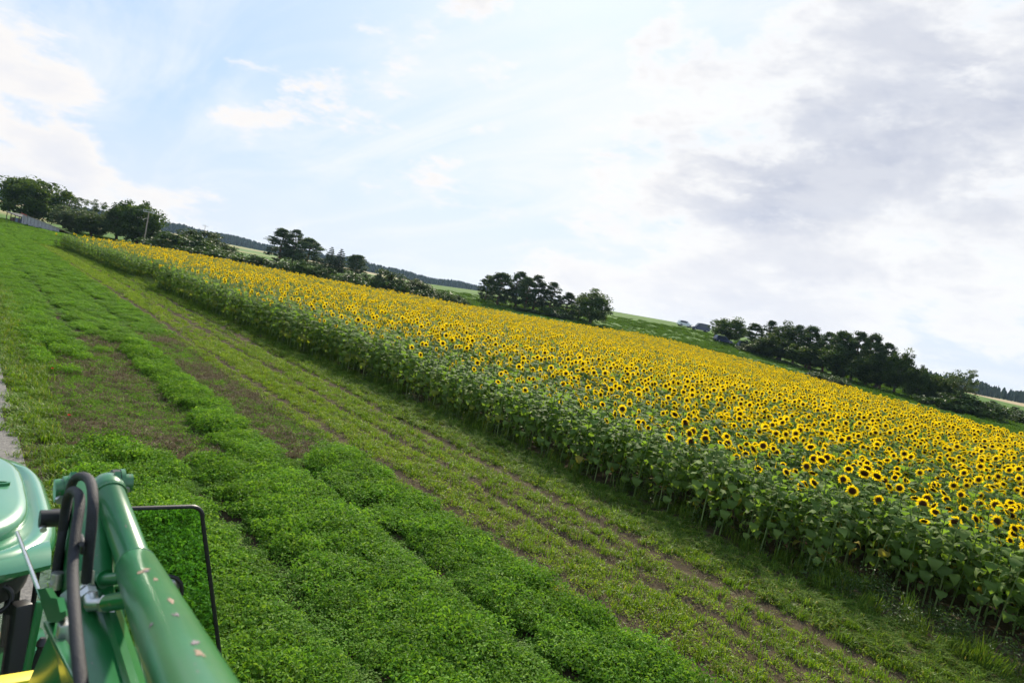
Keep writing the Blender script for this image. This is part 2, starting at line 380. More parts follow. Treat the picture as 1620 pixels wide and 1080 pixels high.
# ------------------------------------------------------------------ scattering of uncountable plants
def scatter(name, pts, rot, scl, protos, label, cat, idx=None):
    n = len(pts)
    me = bpy.data.meshes.new(name); me.vertices.add(n); me.vertices.foreach_set('co', np.ascontiguousarray(pts, dtype=np.float32).ravel())
    a = me.attributes.new('rot', 'FLOAT_VECTOR', 'POINT'); a.data.foreach_set('vector', np.ascontiguousarray(rot, dtype=np.float32).ravel())
    a = me.attributes.new('scl', 'FLOAT_VECTOR', 'POINT'); a.data.foreach_set('vector', np.ascontiguousarray(scl, dtype=np.float32).ravel())
    if idx is None: idx = rng.integers(0, len(protos), n)
    a = me.attributes.new('idx', 'INT', 'POINT'); a.data.foreach_set('value', np.ascontiguousarray(idx, dtype=np.int32))
    c = bpy.data.collections.new(name + '_sources')
    for i, pm in enumerate(protos):
        po = bpy.data.objects.new('%s_source_%02d' % (name, i), pm); c.objects.link(po)
    o = link(name, me)
    g = bpy.data.node_groups.new(name + '_scatter', 'GeometryNodeTree')
    g.interface.new_socket('Geometry', in_out='INPUT', socket_type='NodeSocketGeometry'); g.interface.new_socket('Geometry', in_out='OUTPUT', socket_type='NodeSocketGeometry')
    N = g.nodes; L = g.links.new
    gi = N.new('NodeGroupInput'); go = N.new('NodeGroupOutput'); ip = N.new('GeometryNodeInstanceOnPoints')
    ci = N.new('GeometryNodeCollectionInfo'); ci.inputs['Collection'].default_value = c; ci.inputs['Separate Children'].default_value = True; ci.inputs['Reset Children'].default_value = True
    def attr(nm, dt):
        q = N.new('GeometryNodeInputNamedAttribute'); q.data_type = dt; q.inputs['Name'].default_value = nm; return q.outputs['Attribute']
    er = N.new('FunctionNodeEulerToRotation'); L(attr('rot', 'FLOAT_VECTOR'), er.inputs[0])
    L(gi.outputs[0], ip.inputs['Points']); L(ci.outputs[0], ip.inputs['Instance']); ip.inputs['Pick Instance'].default_value = True
    L(attr('idx', 'INT'), ip.inputs['Instance Index']); L(er.outputs[0], ip.inputs['Rotation']); L(attr('scl', 'FLOAT_VECTOR'), ip.inputs['Scale'])
    L(ip.outputs[0], go.inputs[0])
    md = o.modifiers.new('scatter', 'NODES'); md.node_group = g
    return tag(o, label, cat, kind='stuff')
def in_view(x, y, margin=9.0, top=0.0):
    """keep what the camera, or one a few steps beside it, could see"""
    x = np.asarray(x); y = np.asarray(y)
    d = x * fh.x + y * fh.y; l = x * R0.x + y * R0.y
    return (d > -2) & (np.abs(l) < d * 0.86 + margin)
def rand_dirs(n, up=0.0):
    v = rng.normal(0, 1, (n, 3)); v[:, 2] = np.abs(v[:, 2]) + up; return v / np.linalg.norm(v, axis=1, keepdims=True)
def frames(nrm, spin):
    """two in-plane axes for each normal"""
    a = np.where(np.abs(nrm[:, 2:3]) < 0.95, np.array([[0, 0, 1.0]]), np.array([[1.0, 0, 0]]))
    u = np.cross(a, nrm); u /= np.linalg.norm(u, axis=1, keepdims=True); v = np.cross(nrm, u)
    c, s = np.cos(spin)[:, None], np.sin(spin)[:, None]
    return u * c + v * s, -u * s + v * c
def leaf_quads(pos, nrm, ln, wd, spin=None):
    n = len(pos); spin = rng.uniform(0, 6.283, n) if spin is None else spin
    u, v = frames(nrm, spin); ln = np.asarray(ln).reshape(-1, 1) * np.ones((n, 1)); wd = np.asarray(wd).reshape(-1, 1) * np.ones((n, 1))
    V = np.stack([pos - u * ln / 2, pos + v * wd / 2 + u * ln * .06 + nrm * wd * .12, pos + u * ln / 2 - nrm * ln * .12, pos - v * wd / 2 + u * ln * .06 + nrm * wd * .12], 1).reshape(-1, 3)
    F = np.arange(n * 4).reshape(n, 4)
    return V, F

def clover_patch(seed, rad=0.34, n=200, hgt=0.27, leaf=0.052):
    global rng
    r_ = rng; rng = np.random.default_rng(seed)
    a = rng.uniform(0, 6.283, n); r = rad * np.sqrt(rng.uniform(0, 1, n))
    lump = 0.85 + 0.15 * rng.uniform(-1, 1, n)
    zt = hgt * lump * (1 - 0.22 * (r / rad) ** 3) * (1 - rng.uniform(0, 1, n) ** 2.2 * 0.85)
    c = np.stack([r * np.cos(a), r * np.sin(a), zt], 1)
    P = []; Nn = []; S = []; K = []
    base = rand_dirs(n, 0.9); spin = rng.uniform(0, 6.283, n); sz = leaf * rng.uniform(.7, 1.2, n)
    u, v = frames(base, spin)
    for k in range(3):
        an = k * 2.094; d = u * math.cos(an) + v * math.sin(an)
        P.append(c + d * sz[:, None] * .55); nn = base + d * 0.35 + rng.normal(0, .15, (n, 3)); Nn.append(nn / np.linalg.norm(nn, axis=1, keepdims=True)); S.append(sz)
        # spin so that the leaflet points outwards
        uu, vv = frames(Nn[-1], np.zeros(n)); K.append(np.arctan2((d * vv).sum(1), (d * uu).sum(1)))
    P = np.concatenate(P); Nn = np.concatenate(Nn); S = np.concatenate(S); K = np.concatenate(K)
    V, F = leaf_quads(P, Nn, S, S * .55, K)
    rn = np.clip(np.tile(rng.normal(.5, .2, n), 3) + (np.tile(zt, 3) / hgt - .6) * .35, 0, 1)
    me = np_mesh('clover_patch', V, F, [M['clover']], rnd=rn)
    rng = r_; return me
def blade_clump(seed, mat, n=50, rad=0.12, h=0.25, wd=0.007, lean=0.5, flat=0.0):
    global rng
    r_ = rng; rng = np.random.default_rng(seed)
    a = rng.uniform(0, 6.283, n); r = rad * np.sqrt(rng.uniform(0, 1, n))
    b = np.stack([r * np.cos(a), r * np.sin(a), np.zeros(n)], 1)
    da = rng.uniform(0, 6.283, n); L = h * rng.uniform(.5, 1.15, n); ln = lean * rng.uniform(.2, 1.3, n)
    d = np.stack([np.cos(da), np.sin(da), np.zeros(n)], 1); s = np.stack([-np.sin(da), np.cos(da), np.zeros(n)], 1)
    up = np.array([[0, 0, 1.0]])
    p0 = b; p1 = b + up * (L * .6 * (1 - flat))[:, None] + d * (L * .25 * ln)[:, None]; p2 = b + up * (L * (1 - .35 * ln) * (1 - flat * 1.1))[:, None] + d * (L * .8 * ln)[:, None]
    w_ = wd * rng.uniform(.7, 1.4, n)[:, None]
    V = np.stack([p0 - s * w_, p0 + s * w_, p1 - s * w_ * .9, p1 + s * w_ * .9, p2 - s * w_ * .1, p2 + s * w_ * .1], 1).reshape(-1, 3)
    k = np.arange(n)[:, None] * 6
    F = np.concatenate([k + np.array([[0, 1, 3, 2]]), k + np.array([[2, 3, 5, 4]])], 0)
    rn = np.tile(np.clip(rng.normal(.5, .25, n), 0, 1), 2)
    me = np_mesh('blade_clump', V, F, [mat], rnd=rn)
    rng = r_; return me
def weed_tuft(seed, mat, n=26, rad=.10, h=.14, leaf=.05):
    global rng
    r_ = rng; rng = np.random.default_rng(seed)
    a = rng.uniform(0, 6.283, n); r = rad * np.sqrt(rng.uniform(0, 1, n))
    pos = np.stack([r * np.cos(a), r * np.sin(a), h * rng.uniform(.1, 1, n) * (1 - .5 * r / rad)], 1)
    nr = rand_dirs(n, .5)
    V, F = leaf_quads(pos, nr, leaf * rng.uniform(.6, 1.3, n), leaf * .42 * rng.uniform(.7, 1.3, n))
    me = np_mesh('weed_tuft', V, F, [mat], rnd=np.clip(rng.normal(.5, .25, n), 0, 1))
    rng = r_; return me
def jitter_grid(x0, x1, y0, y1, dens):
    n = int((x1 - x0) * (y1 - y0) * dens); return rng.uniform(x0, x1, n), rng.uniform(y0, y1, n)
def rot_scl(n, tilt, smin, smax, zv=0.2):
    rot = np.stack([rng.normal(0, tilt, n), rng.normal(0, tilt, n), rng.uniform(0, 6.283, n)], 1)
    s = rng.uniform(smin, smax, n); scl = np.stack([s, s, s * rng.uniform(1 - zv, 1 + zv, n)], 1); return rot, scl

# clover crop: swaths between furrows, a mown gap with one strip left standing, dense again beyond
VB = lambda y: np.clip(1.85 + (y - 6.5) * .02, 1.8, 2.2)      # inner border of the verge
def clover_cover(x, y):
    e = 0.35 * wob(x, y, 1.3) + .25 * wob(x, y, .5)
    u_ = np.random.default_rng(5).normal(0, 1, np.shape(x))
    near = y < 13.4 + .9 * wob(x, y * 0 + 2, 2.2) + .35 * u_
    lim = np.where(x < 5.0, 25 + 1.8 * (x - 3), 33)
    far = y > lim + 1.8 * wob(x, y * .4, 1.6) + 1.1 * u_
    strip = (np.abs(x - 5.35 - .012 * (y - 14)) < 0.48 + .12 * e) & (y > 12)
    hole = (y > 52) & (y < 56) & (x > 6.3) & (wob(x, y, 3) > -.2)
    return (near | far | strip) & (x > VB(y) + .3 * e) & (x < 7.42 + .12 * e) & ~hole
x, y = jitter_grid(1.6, 8.2, -3, 26, 21.0); x2, y2 = jitter_grid(2.0, 8.4, 26, 104, 12); x3, y3 = jitter_grid(0, 16, 96, 150, 5)
x = np.concatenate([x, x2]); y = np.concatenate([y, y2])
k = clover_cover(x, y) & in_view(x, y, 4)
k3 = (x3 > 2.0) & ((y3 > 104) | (x3 > 8)) & (x3 < 9.5 + (y3 - 96) * .22); x = np.concatenate([x[k], x3[k3]]); y = np.concatenate([y[k], y3[k3]])
rot, scl = rot_scl(len(x), .12, .8, 1.25)
fur = np.ones(len(x))
for c, wd in ((3.75, .31), (5.98, .31), (1.9, .2), (4.85, .10), (7.0, .09)):
    fur *= 1 - (.92 if wd > .15 else .3) * np.exp(-((x - c - .025 * np.sin(y * .8)) / wd) ** 2)
scl[:, 2] *= (1 - .35 * sstep(22, 34, y)) * fur * (1 + .08 * wob(x, y, .9)) * (1 + .14 * np.cos(x * 6.283 / .71)); scl[:, :2] *= (0.6 + .4 * fur)[:, None]
far_s = 1 + .3 * sstep(40, 70, y) + .6 * sstep(95, 110, y); scl *= far_s[:, None] ** .6
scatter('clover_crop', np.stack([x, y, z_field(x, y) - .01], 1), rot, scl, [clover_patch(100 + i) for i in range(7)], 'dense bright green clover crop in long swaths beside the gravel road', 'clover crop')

# mown gap: brown stubble with thin regrowth
x, y = jitter_grid(2.0, 8.1, 11, 38, 75.0)
k = ~clover_cover(x, y) & (x < 7.7) & (y > 11.5)
x, y = x[k], y[k]; br = wob(x, y, 2.0) + .5 * wob(x, y, .6) + np.where(x > 5.8, .5, -.05)
kb = rng.uniform(0, 1, len(x)) < np.clip(.36 + .3 * br, .1, .85)
rot, scl = rot_scl(len(x), .2, .7, 1.3)
scatter('clover_stubble', np.stack([x, y, z_field(x, y)], 1)[kb], rot[kb], scl[kb], [blade_clump(200 + i, M['straw'], 26, .13, .11, .005, .8) for i in range(4)], 'brown cut clover stubble in the mown gaps of the crop', 'stubble')
g = ~kb
scatter('clover_regrowth', np.stack([x, y, z_field(x, y)], 1)[g], rot[g], scl[g], [weed_tuft(220 + i, M['clover'], 30, .13, .10, .035) for i in range(4)], 'thin green clover regrowth among the brown stubble', 'regrowth')

# light green strip between clover and sunflowers
def rutmask(x, y):
    m = np.ones(len(x))
    for c, wd, dp in RUTS[:6]:
        m *= 1 - (.97 if wd > .1 else .7) * np.exp(-((x - c - .025 * np.sin(y * .7 + c)) / (wd * 1.3)) ** 2)
    return m
x, y = jitter_grid(7.4, 12.0, -4, 30, 125.0); x2, y2 = jitter_grid(7.4, 12.0, 30, 100, 44)
x = np.concatenate([x, x2]); y = np.concatenate([y, y2])
pr = rutmask(x, y) ** 1.3 * np.clip(.82 + .10 * wob(x, y * .15, 1.1) + .12 * wob(x, y, .45), 0.08, 1) * np.where(x < 9.5, 1.0, .72)
k = (rng.uniform(0, 1, len(x)) < pr) & in_view(x, y, 4); x, y = x[k], y[k]
rot, scl = rot_scl(len(x), .15, .6, 1.25); scl *= (1 + .5 * sstep(30, 60, y))[:, None]
ix = np.where(rng.uniform(0, 1, len(x)) < np.where(x < 9.6, .6, .35), rng.integers(0, 4, len(x)), rng.integers(4, 8, len(x)))
pro = [weed_tuft(240 + i, M['lime'], 26, .11, .13, .042) for i in range(4)] + [blade_clump(250 + i, M['verge'], 24, .10, .13, .005, .7) for i in range(4)]
scatter('strip_regrowth', np.stack([x, y, z_field(x, y)], 1), rot, scl, pro, 'light green young growth on the brown strip beside the wheel ruts', 'young growth', ix)
x, y = jitter_grid(7.9, 12.6, -4, 34, 22.0)
k = (rng.uniform(0, 1, len(x)) < np.clip(.6 - .3 * wob(x, y, 1.1), 0, 1) * rutmask(x, y) ** 1.3) & in_view(x, y, 4); x, y = x[k], y[k]
rot, scl = rot_scl(len(x), .3, .6, 1.2)
scatter('dry_stalks', np.stack([x, y, z_field(x, y)], 1), rot, scl, [blade_clump(270 + i, M['straw'], 16, .14, .10, .004, 1.2, .4) for i in range(4)], 'short dry brown stalks lying on the strip between the ruts', 'dry stalks')
x, y = jitter_grid(7.4, 12.4, -4, 32, 130.0)
k = (rng.uniform(0, 1, len(x)) < rutmask(x, y) ** 1.3 * np.clip(.8 + .2 * wob(x, y * .3, 1.6), .1, 1)) & in_view(x, y, 3); x, y = x[k], y[k]
rot, scl = rot_scl(len(x), .2, .6, 1.2); ix = np.where(rng.uniform(0, 1, len(x)) < .62 + .25 * wob(x, y, .8), rng.integers(0, 3, len(x)), rng.integers(3, 6, len(x)))
scatter('low_cover', np.stack([x, y, z_field(x, y)], 1), rot, scl, [weed_tuft(280 + i, M['lime'], 16, .09, .05, .032) for i in range(3)] + [blade_clump(284 + i, M['straw'], 14, .10, .07, .004, 1.0, .3) for i in range(3)], 'thin low green and brown cover on the soil between the ruts', 'ground cover', ix)
# mown grass along the sunflowers and taller weeds at their feet
x, y = jitter_grid(11.1, 13.5, -5, 32, 60.0); x2, y2 = jitter_grid(10.4, 13.4, 32, 96, 24)
x = np.concatenate([x, x2]); y = np.concatenate([y, y2])
e = EDGE(y) - x
k = (e > -.9) & (e < 2.15) & (rng.uniform(0, 1, len(x)) < np.clip(.8 + .2 * wob(x, y, .9), .1, 1) * rutmask(x, y) ** 1.5) & in_view(x, y, 4); x, y = x[k], y[k]
rot, scl = rot_scl(len(x), .25, .7, 1.3)
scatter('mown_grass', np.stack([x, y, z_field(x, y)], 1), rot, scl, [blade_clump(300 + i, M['grass'], 44, .13, .20, .0055, 1.3, .45) for i in range(5)], 'flattened mown grass in a band along the sunflower edge', 'mown grass')
x, y = jitter_grid(10.0, 14.6, -5, 94, 20.0); e = EDGE(y) - x
k = (np.abs(e + .75) < .85) & (rng.uniform(0, 1, len(x)) < np.clip(.7 + .6 * wob(x, y, 2.6), .06, 1)) & in_view(x, y, 4); x, y = x[k], y[k]
rot, scl = rot_scl(len(x), .12, .6, 1.3, .4)
scatter('edge_weeds', np.stack([x, y, z_field(x, y)], 1), rot, scl, [blade_clump(320 + i, M['grass'], 46, .16, .34, .006, .6) for i in range(3)] + [weed_tuft(330 + i, M['bush'], 70, .2, .55, .06) for i in range(3)], 'tall grass and weeds at the feet of the sunflowers', 'weeds')
# verge between road and crop
x, y = jitter_grid(1.15, 3.3, -4, 40, 42.0); x2, y2 = jitter_grid(.9, 3.4, 40, 110, 18)
x = np.concatenate([x, x2]); y = np.concatenate([y, y2])
k = (rng.uniform(0, 1, len(x)) < .9 - .25 * (wob(x, y, 1) > .5)) & (x + .07 * wob(x, y, 1.5) > 1.30) & (x < VB(y) + .12 + .25 * wob(x, y, 1.0)) & in_view(x, y, 4); x, y = x[k], y[k]
rot, scl = rot_scl(len(x), .15, .7, 1.4, .3); scl[:, 2] *= .55 + .55 * sstep(1.3, 2.0, x)
scatter('verge_grass', np.stack([x, y, z_field(x, y)], 1), rot, scl, [blade_clump(340 + i, M['verge'], 60, .16, .17, .005, .9) for i in range(5)], 'yellowish green grass verge along the gravel road', 'grass')
x, y = jitter_grid(-9, -2.3, -10, 60, 14.0); k = in_view(x, y, 8); x, y = x[k], y[k]
rot, scl = rot_scl(len(x), .15, .7, 1.4, .3)
scatter('roadside_grass', np.stack([x, y, height(x, y)], 1), rot, scl, [blade_clump(360 + i, M['verge'], 54, .18, .27, .007, .8) for i in range(3)], 'grass on the far side of the gravel road', 'grass')

# ------------------------------------------------------------------ sunflowers
def tube_np(path, rad, seg):
    mb = MB(); mb.tube(path, rad, seg, cap=False); return np.array([tuple(p) for p in mb.v]), np.array(mb.f)
def leaf_blade(L, droop, fold, seed):
    """heart-shaped blade on a petiole; local x = outwards, z = up"""
    rr = np.random.default_rng(seed)
    ts = [0.0, .10, .30, .55, .80, 1.0]; ws = [.16, .43, .47, .36, .17, .012]
    pet = .42 * L; V = []; F = []
    # petiole: thin strip
    pr = [Vector((0, 0, 0)), Vector((pet * .55, 0, pet * .35)), Vector((pet, 0, pet * .42))]
    for p in pr: V += [(p.x, -.006, p.z), (p.x, .006, p.z), (p.x, 0, p.z - .010)]
    for i in range(2):
        a = i * 3; F += [(a, a + 1, a + 4, a + 3), (a + 1, a + 2, a + 5, a + 4), (a + 2, a, a + 3, a + 5)]
    x, z, ang = pet, pet * .42, .35
    b0 = len(V)
    for i, (t_, w_) in enumerate(zip(ts, ws)):
        if i:
            st = (ts[i] - ts[i - 1]) * L; ang -= droop * (ts[i] - ts[i - 1]) * 1.25; x += math.cos(ang) * st; z += math.sin(ang) * st
        back = -.10 * L if i == 0 else 0
        wz = fold * w_ * L
        V += [(x + back * math.cos(ang), -w_ * L, z + wz + rr.normal(0, .012)), (x, 0, z), (x + back * math.cos(ang), w_ * L, z + wz + rr.normal(0, .012))]
        if i:
            a = b0 + (i - 1) * 3; c = b0 + i * 3; F += [(a, c, c + 1, a + 1), (a + 1, c + 1, c + 2, a + 2)]
    return np.array(V), np.array(F)
LEAVES = [leaf_blade(.20, 1.1, .16, 1), leaf_blade(.22, 1.9, .10, 2), leaf_blade(.24, 2.5, .12, 3), leaf_blade(.17, .6, .22, 4), leaf_blade(.21, 1.5, -.06, 5)]
def head_geo(R_, seed, dr=.50):
    """head at origin facing +x: petals, disc, back"""
    rr = np.random.default_rng(seed); PV = []; PF = []
    rd = R_ * dr
    for ring, (n, r1, cup) in enumerate(((17, 1.0, .10), (16, .90, .26))):
        for k_ in range(n):
            a = 6.2832 * (k_ + .5 * ring) / n + rr.normal(0, .07); r = R_ * r1 * rr.uniform(.86, 1.1); c_ = cup + rr.normal(0, .09)
            ca, sa = math.cos(a), math.sin(a); hw = R_ * .115 * rr.uniform(.8, 1.2)
            b = len(PV)
            def P(rad, side, fx): return (fx, ca * rad - sa * side, sa * rad + ca * side)
            PV += [P(rd * .85, -hw * .5, 0), P(rd * .85, hw * .5, 0), P(rd + (r - rd) * .5, -hw, c_ * R_ * .45), P(rd + (r - rd) * .5, hw, c_ * R_ * .45), P(r, 0, c_ * R_ * .75)]
            PF += [(b, b + 1, b + 3, b + 2), (b + 2, b + 3, b + 4, b + 4)]
    DV = [(R_ * .16, 0, 0)]; DF = []
    sg = 14
    for rad, fx in ((dr * .44, .155), (dr * .8, .13), (dr * 1.04, .05)):
        for k_ in range(sg):
            a = 6.2832 * k_ / sg; DV.append((R_ * fx * (1 + rr.normal(0, .05)), R_ * rad * math.cos(a), R_ * rad * math.sin(a)))
    for k_ in range(sg):
        k2 = (k_ + 1) % sg; DF.append((0, 1 + k_, 1 + k2, 1 + k2))
        for q in range(2): DF.append((1 + q * sg + k_, 1 + (q + 1) * sg + k_, 1 + (q + 1) * sg + k2, 1 + q * sg + k2))
    BV = []; BF = []
    for rad, fx in ((.60, .01), (.50, -.10), (.20, -.22), (.07, -.30)):
        for k_ in range(9):
            a = 6.2832 * k_ / 9; BV.append((R_ * fx, R_ * rad * math.cos(a), R_ * rad * math.sin(a)))
    for q in range(3):
        for k_ in range(9):
            k2 = (k_ + 1) % 9; BF.append((q * 9 + k_, q * 9 + k2, (q + 1) * 9 + k2, (q + 1) * 9 + k_))
    drn = np.array([.2 if i % 3 == 0 else (.5 if i % 3 == 1 else .9) for i in range(len(DF))])
    return (np.array(PV), np.array(PF)), (np.array(DV), np.array(DF), drn), (np.array(BV), np.array(BF))
def fix_tri(me): me.validate(clean_customdata=False); return me
def mixed_mesh(name, V, F, mats, mi=None, rnd=None):
    """faces may repeat their last index (a triangle)"""
    me = bpy.data.meshes.new(name)
    fl = [tuple(f[:3]) if f[2] == f[3] else tuple(f) for f in F.tolist()]
    me.from_pydata(V.tolist(), [], fl)
    for a in mats: me.materials.append(a)
    if mi is not None: me.polygons.foreach_set('material_index', np.ascontiguousarray(mi, dtype=np.int32))
    me.polygons.foreach_set('use_smooth', [True] * len(fl))
    a = me.attributes.new('rnd', 'FLOAT', 'FACE'); a.data.foreach_set('value', np.ascontiguousarray(rnd if rnd is not None else np.full(len(fl), .5), dtype=np.float32))
    me.update(); return me
class Plant:
    """one sunflower plan: stem path, leaf placements and head placement"""
    def __init__(s, seed, nleaf=17, nlow=0):
        rr = np.random.default_rng(seed); s.h = rr.uniform(1.66, 1.98); lx = rr.normal(0, .05); ly = rr.normal(0, .05)
        s.R = rr.uniform(.098, .155); h = s.h
        s.path = [Vector((0, 0, -.03)), Vector((lx * .4, ly * .4, h * .35)), Vector((lx, ly, h * .72)), Vector((lx + .01, ly, h * .93)), Vector((lx + .045, ly, h * .985)), Vector((lx + .10, ly, h * .985))]
        s.rad = [.016, .014, .011, .009, .009, .012]
        s.head = (Vector((lx + .10 + s.R * .30, ly, h * .985)), R(rr.uniform(-8, 26) if rr.uniform() < .8 else rr.uniform(30, 58)), R(rr.normal(0, 20)))   # position, downward tilt, turn
        s.leaves = []
        a = rr.uniform(0, 6.28)
        for i in range(nleaf):
            t = .20 + .75 * (i / (nleaf - 1)) ** .92; a += 2.4 + rr.normal(0, .25)
            zz = h * t; f_ = min(1, t / .72); p = Vector((lx * f_, ly * f_, zz))
            kind = (2, 1, 4, 1)[rr.integers(0, 4)] if t < .6 else (0, 3, 4, 0)[rr.integers(0, 4)]
            sc = (1.0 + .25 * math.sin(3.14 * (t - .2))) * rr.uniform(.85, 1.25) * (1.0 if t < .85 else .75)
            s.leaves.append((p, a, R(rr.normal(0, 10)), sc, kind))
    def leaf_matrix(s, lf):
        p, a, ti, sc, kind = lf
        return Matrix.Translation(p) @ Matrix.Rotation(a, 4, 'Z') @ Matrix.Rotation(ti, 4, 'Y') @ Matrix.Scale(sc, 4)
    def head_matrix(s):
        p, ti, tu = s.head
        return Matrix.Translation(p) @ Matrix.Rotation(tu, 4, 'Z') @ Matrix.Rotation(ti, 4, 'Y')
def xf_np(V, Mx):
    A = np.array(Mx); return V @ A[:3, :3].T + A[:3, 3]
def quadify(F):
    F = np.asarray(F); return F if F.shape[1] == 4 else np.concatenate([F, F[:, 2:3]], 1)
def joined_plant(seed, head=True, nleaf=14, seg=5):
    p = Plant(seed, nleaf); p.R *= .92; rr = np.random.default_rng(seed + 900); Vs = []; Fs = []; Ms = []; Rs = []; b = 0
    def put(V, F, m_, r_):
        nonlocal b
        F = quadify(F); Vs.append(V); Fs.append(F + b); Ms.append(np.full(len(F), m_)); Rs.append(np.full(len(F), r_) if np.isscalar(r_) else r_); b += len(V)
    V, F = tube_np(p.path, p.rad, seg); put(V, F, 1, rr.uniform(0, 1))
    for lf in p.leaves:
        V, F = LEAVES[lf[4]]; put(xf_np(V, p.leaf_matrix(lf)), F, 0, float(np.clip(rr.normal(.45, .22), 0, .96)))
    if head:
        a_, d_, k_ = head_geo(p.R, seed + 50, .41); hm = p.head_matrix()
        put(xf_np(a_[0], hm), a_[1], 2, rr.uniform(.2, .9, len(a_[1]))); put(xf_np(d_[0], hm), d_[1], 3, d_[2]); put(xf_np(k_[0], hm), k_[1], 0, .7)
    return mixed_mesh('sunflower_plant', np.concatenate(Vs), np.concatenate(Fs), [M['sf_leaf'], M['sf_stem'], M['petal'], M['disc']], np.concatenate(Ms), np.concatenate(Rs))

# field outline: near edge, then the far boundary measured along the view
FAR = [(90, 369, 80), (180, 386, 97), (300, 402, 108), (500, 443, 104), (620, 465, 104), (740, 487, 107), (860, 510, 112), (960, 527, 118), (1010, 533, 120), (1060, 538, 120), (1100, 545, 115), (1200, 572, 100), (1300, 602, 86), (1400, 628, 72), (1500, 655, 62), (1620, 690, 52), (1800, 740, 42)]
poly = [(float(EDGE(yy)), yy) for yy in np.arange(-12, 92, 4)] + [(at(a, b, d).x, at(a, b, d).y) for a, b, d in FAR] + [(60, -30), (14, -30)]
PX = np.array([p[0] for p in poly]); PY = np.array([p[1] for p in poly])
def inside(x, y):
    c = np.zeros(len(x), bool); j = len(PX) - 1
    for i in range(len(PX)):
        cond = ((PY[i] > y) != (PY[j] > y)) & (x < (PX[j] - PX[i]) * (y - PY[i]) / (PY[j] - PY[i] + 1e-12) + PX[i]); c ^= cond; j = i
    return c
rowx = np.arange(8.72, 130, .62); X_ = []; Y_ = []
for i, rx in enumerate(rowx):
    st_ = .30 if rx < 18 else .205; n = int(165 / st_); yy = -14 + np.arange(n) * st_ + rng.normal(0, .06, n); X_.append(rx + rng.normal(0, .07, n) - (.00035 * np.clip(yy - 5, 0, None) ** 2) * (rx < 40) * (1 - (rx - 13) / 27.)); Y_.append(yy)
sx = np.concatenate(X_); sy = np.concatenate(Y_)
e = sx - EDGE(sy)
k = inside(sx, sy) & in_view(sx, sy, 6) & (rng.uniform(0, 1, len(sx)) < np.where(e < 1.6, .92, .90)) & ~((e < 1.7 + .5 * wob(sx, sy, 1.2)) & (wob(sx * 0 + 3, sy, 5.5) > .62))
sx, sy = sx[k], sy[k]; e = sx - EDGE(sy); sd = np.hypot(sx, sy)
sz = np.where(sx < 58, z_field(sx, sy), height(sx, sy))
face = math.pi + rng.normal(0, R(20), len(sx)) + R(4)       # heads look towards -x
size = rng.uniform(.88, 1.07, len(sx)) * (1 + .05 * wob(sx, sy, 9)) * np.where(e < .7, rng.uniform(.92, 1.06, len(sx)), 1) * (1 - .08 * sstep(45, 90, sd))
# visible and largest 300 as individual plants
def frame_px(x, y, z):
    q = np.stack([x, y, z - CAM_H], 1); d = q @ np.array(FW); return 810 + 1080 * (q @ np.array(CX)) / d, 540 - 1080 * (q @ np.array(CY)) / d
fx, fy = frame_px(sx, sy, sz + 1.6)
vis = (fx > -5) & (fx < 1640) & (fy < 1120)
order = np.argsort(np.where(vis, sd, 1e9)); ind = order[:300]
rest = np.ones(len(sx), bool); rest[ind] = False
BUD = lambda e_, x_, y_: np.clip(np.interp(e_, [0, .6, 1.4, 3.0, 7.0, 12.0], [.80, .72, .44, .28, .14, .06]) + .22 * sstep(7, 16, y_) * (1 - sstep(2.0, 6.0, e_)) + .16 * wob(x_, y_, 3.5), .02, .9)    # share of plants without an open flower
NV = 14
protos = [joined_plant(500 + i) for i in range(NV)] + [joined_plant(520 + i, False) for i in range(2)]
nr = int(rest.sum())
ix = np.where(rng.uniform(0, 1, nr) < BUD(e[rest], sx[rest], sy[rest]), rng.integers(NV, NV + 2, nr), rng.integers(0, NV, nr))
rot = np.stack([rng.normal(0, .05, nr), rng.normal(0, .05, nr), face[rest]], 1); s_ = size[rest]
scatter('sunflower_field', np.stack([sx, sy, sz], 1)[rest], rot, np.stack([s_] * 3, 1), protos, 'wide field of yellow sunflowers stretching back to the hedges', 'sunflower field', ix)

GRP = 'sunflowers along the near field edge'
leaf_me = [[mixed_mesh('leaf', V, quadify(F), [M['sf_leaf']], None, np.full(len(F), r_)) for r_ in (.1, .3, .45, .6, .8, .985)] for V, F in LEAVES]
plans = []
for i in range(14):
    p = Plant(700 + i, 17); V, F = tube_np(p.path, p.rad, 7)
    st = mixed_mesh('stem', V, quadify(F), [M['sf_stem']], None, np.full(len(F), (i % 5) / 5))
    a_, d_, k_ = head_geo(p.R, 760 + i); rr = np.random.default_rng(i)
    pe = mixed_mesh('petals', a_[0], a_[1], [M['petal']], None, rr.uniform(.2, .9, len(a_[1]))); di = mixed_mesh('disc', d_[0], d_[1], [M['disc']], None, d_[2]); ba = mixed_mesh('flower_head', k_[0], quadify(k_[1]), [M['sf_leaf']], None, np.full(len(k_[1]), .7))
    fol = [xf_np(LEAVES[lf[4]][0], p.leaf_matrix(lf)) for lf in p.leaves]; fb = 0; FF = []
    for V_, lf in zip(fol, p.leaves):
        FF.append(LEAVES[lf[4]][1] + fb); fb += len(V_)
    fm = mixed_mesh('foliage', np.concatenate(fol), np.concatenate(FF), [M['sf_leaf']], None, np.repeat(np.clip(rr.normal(.45, .22, len(fol)), 0, .96), [len(q) for q in FF]))
    plans.append((p, st, pe, di, ba, fm))
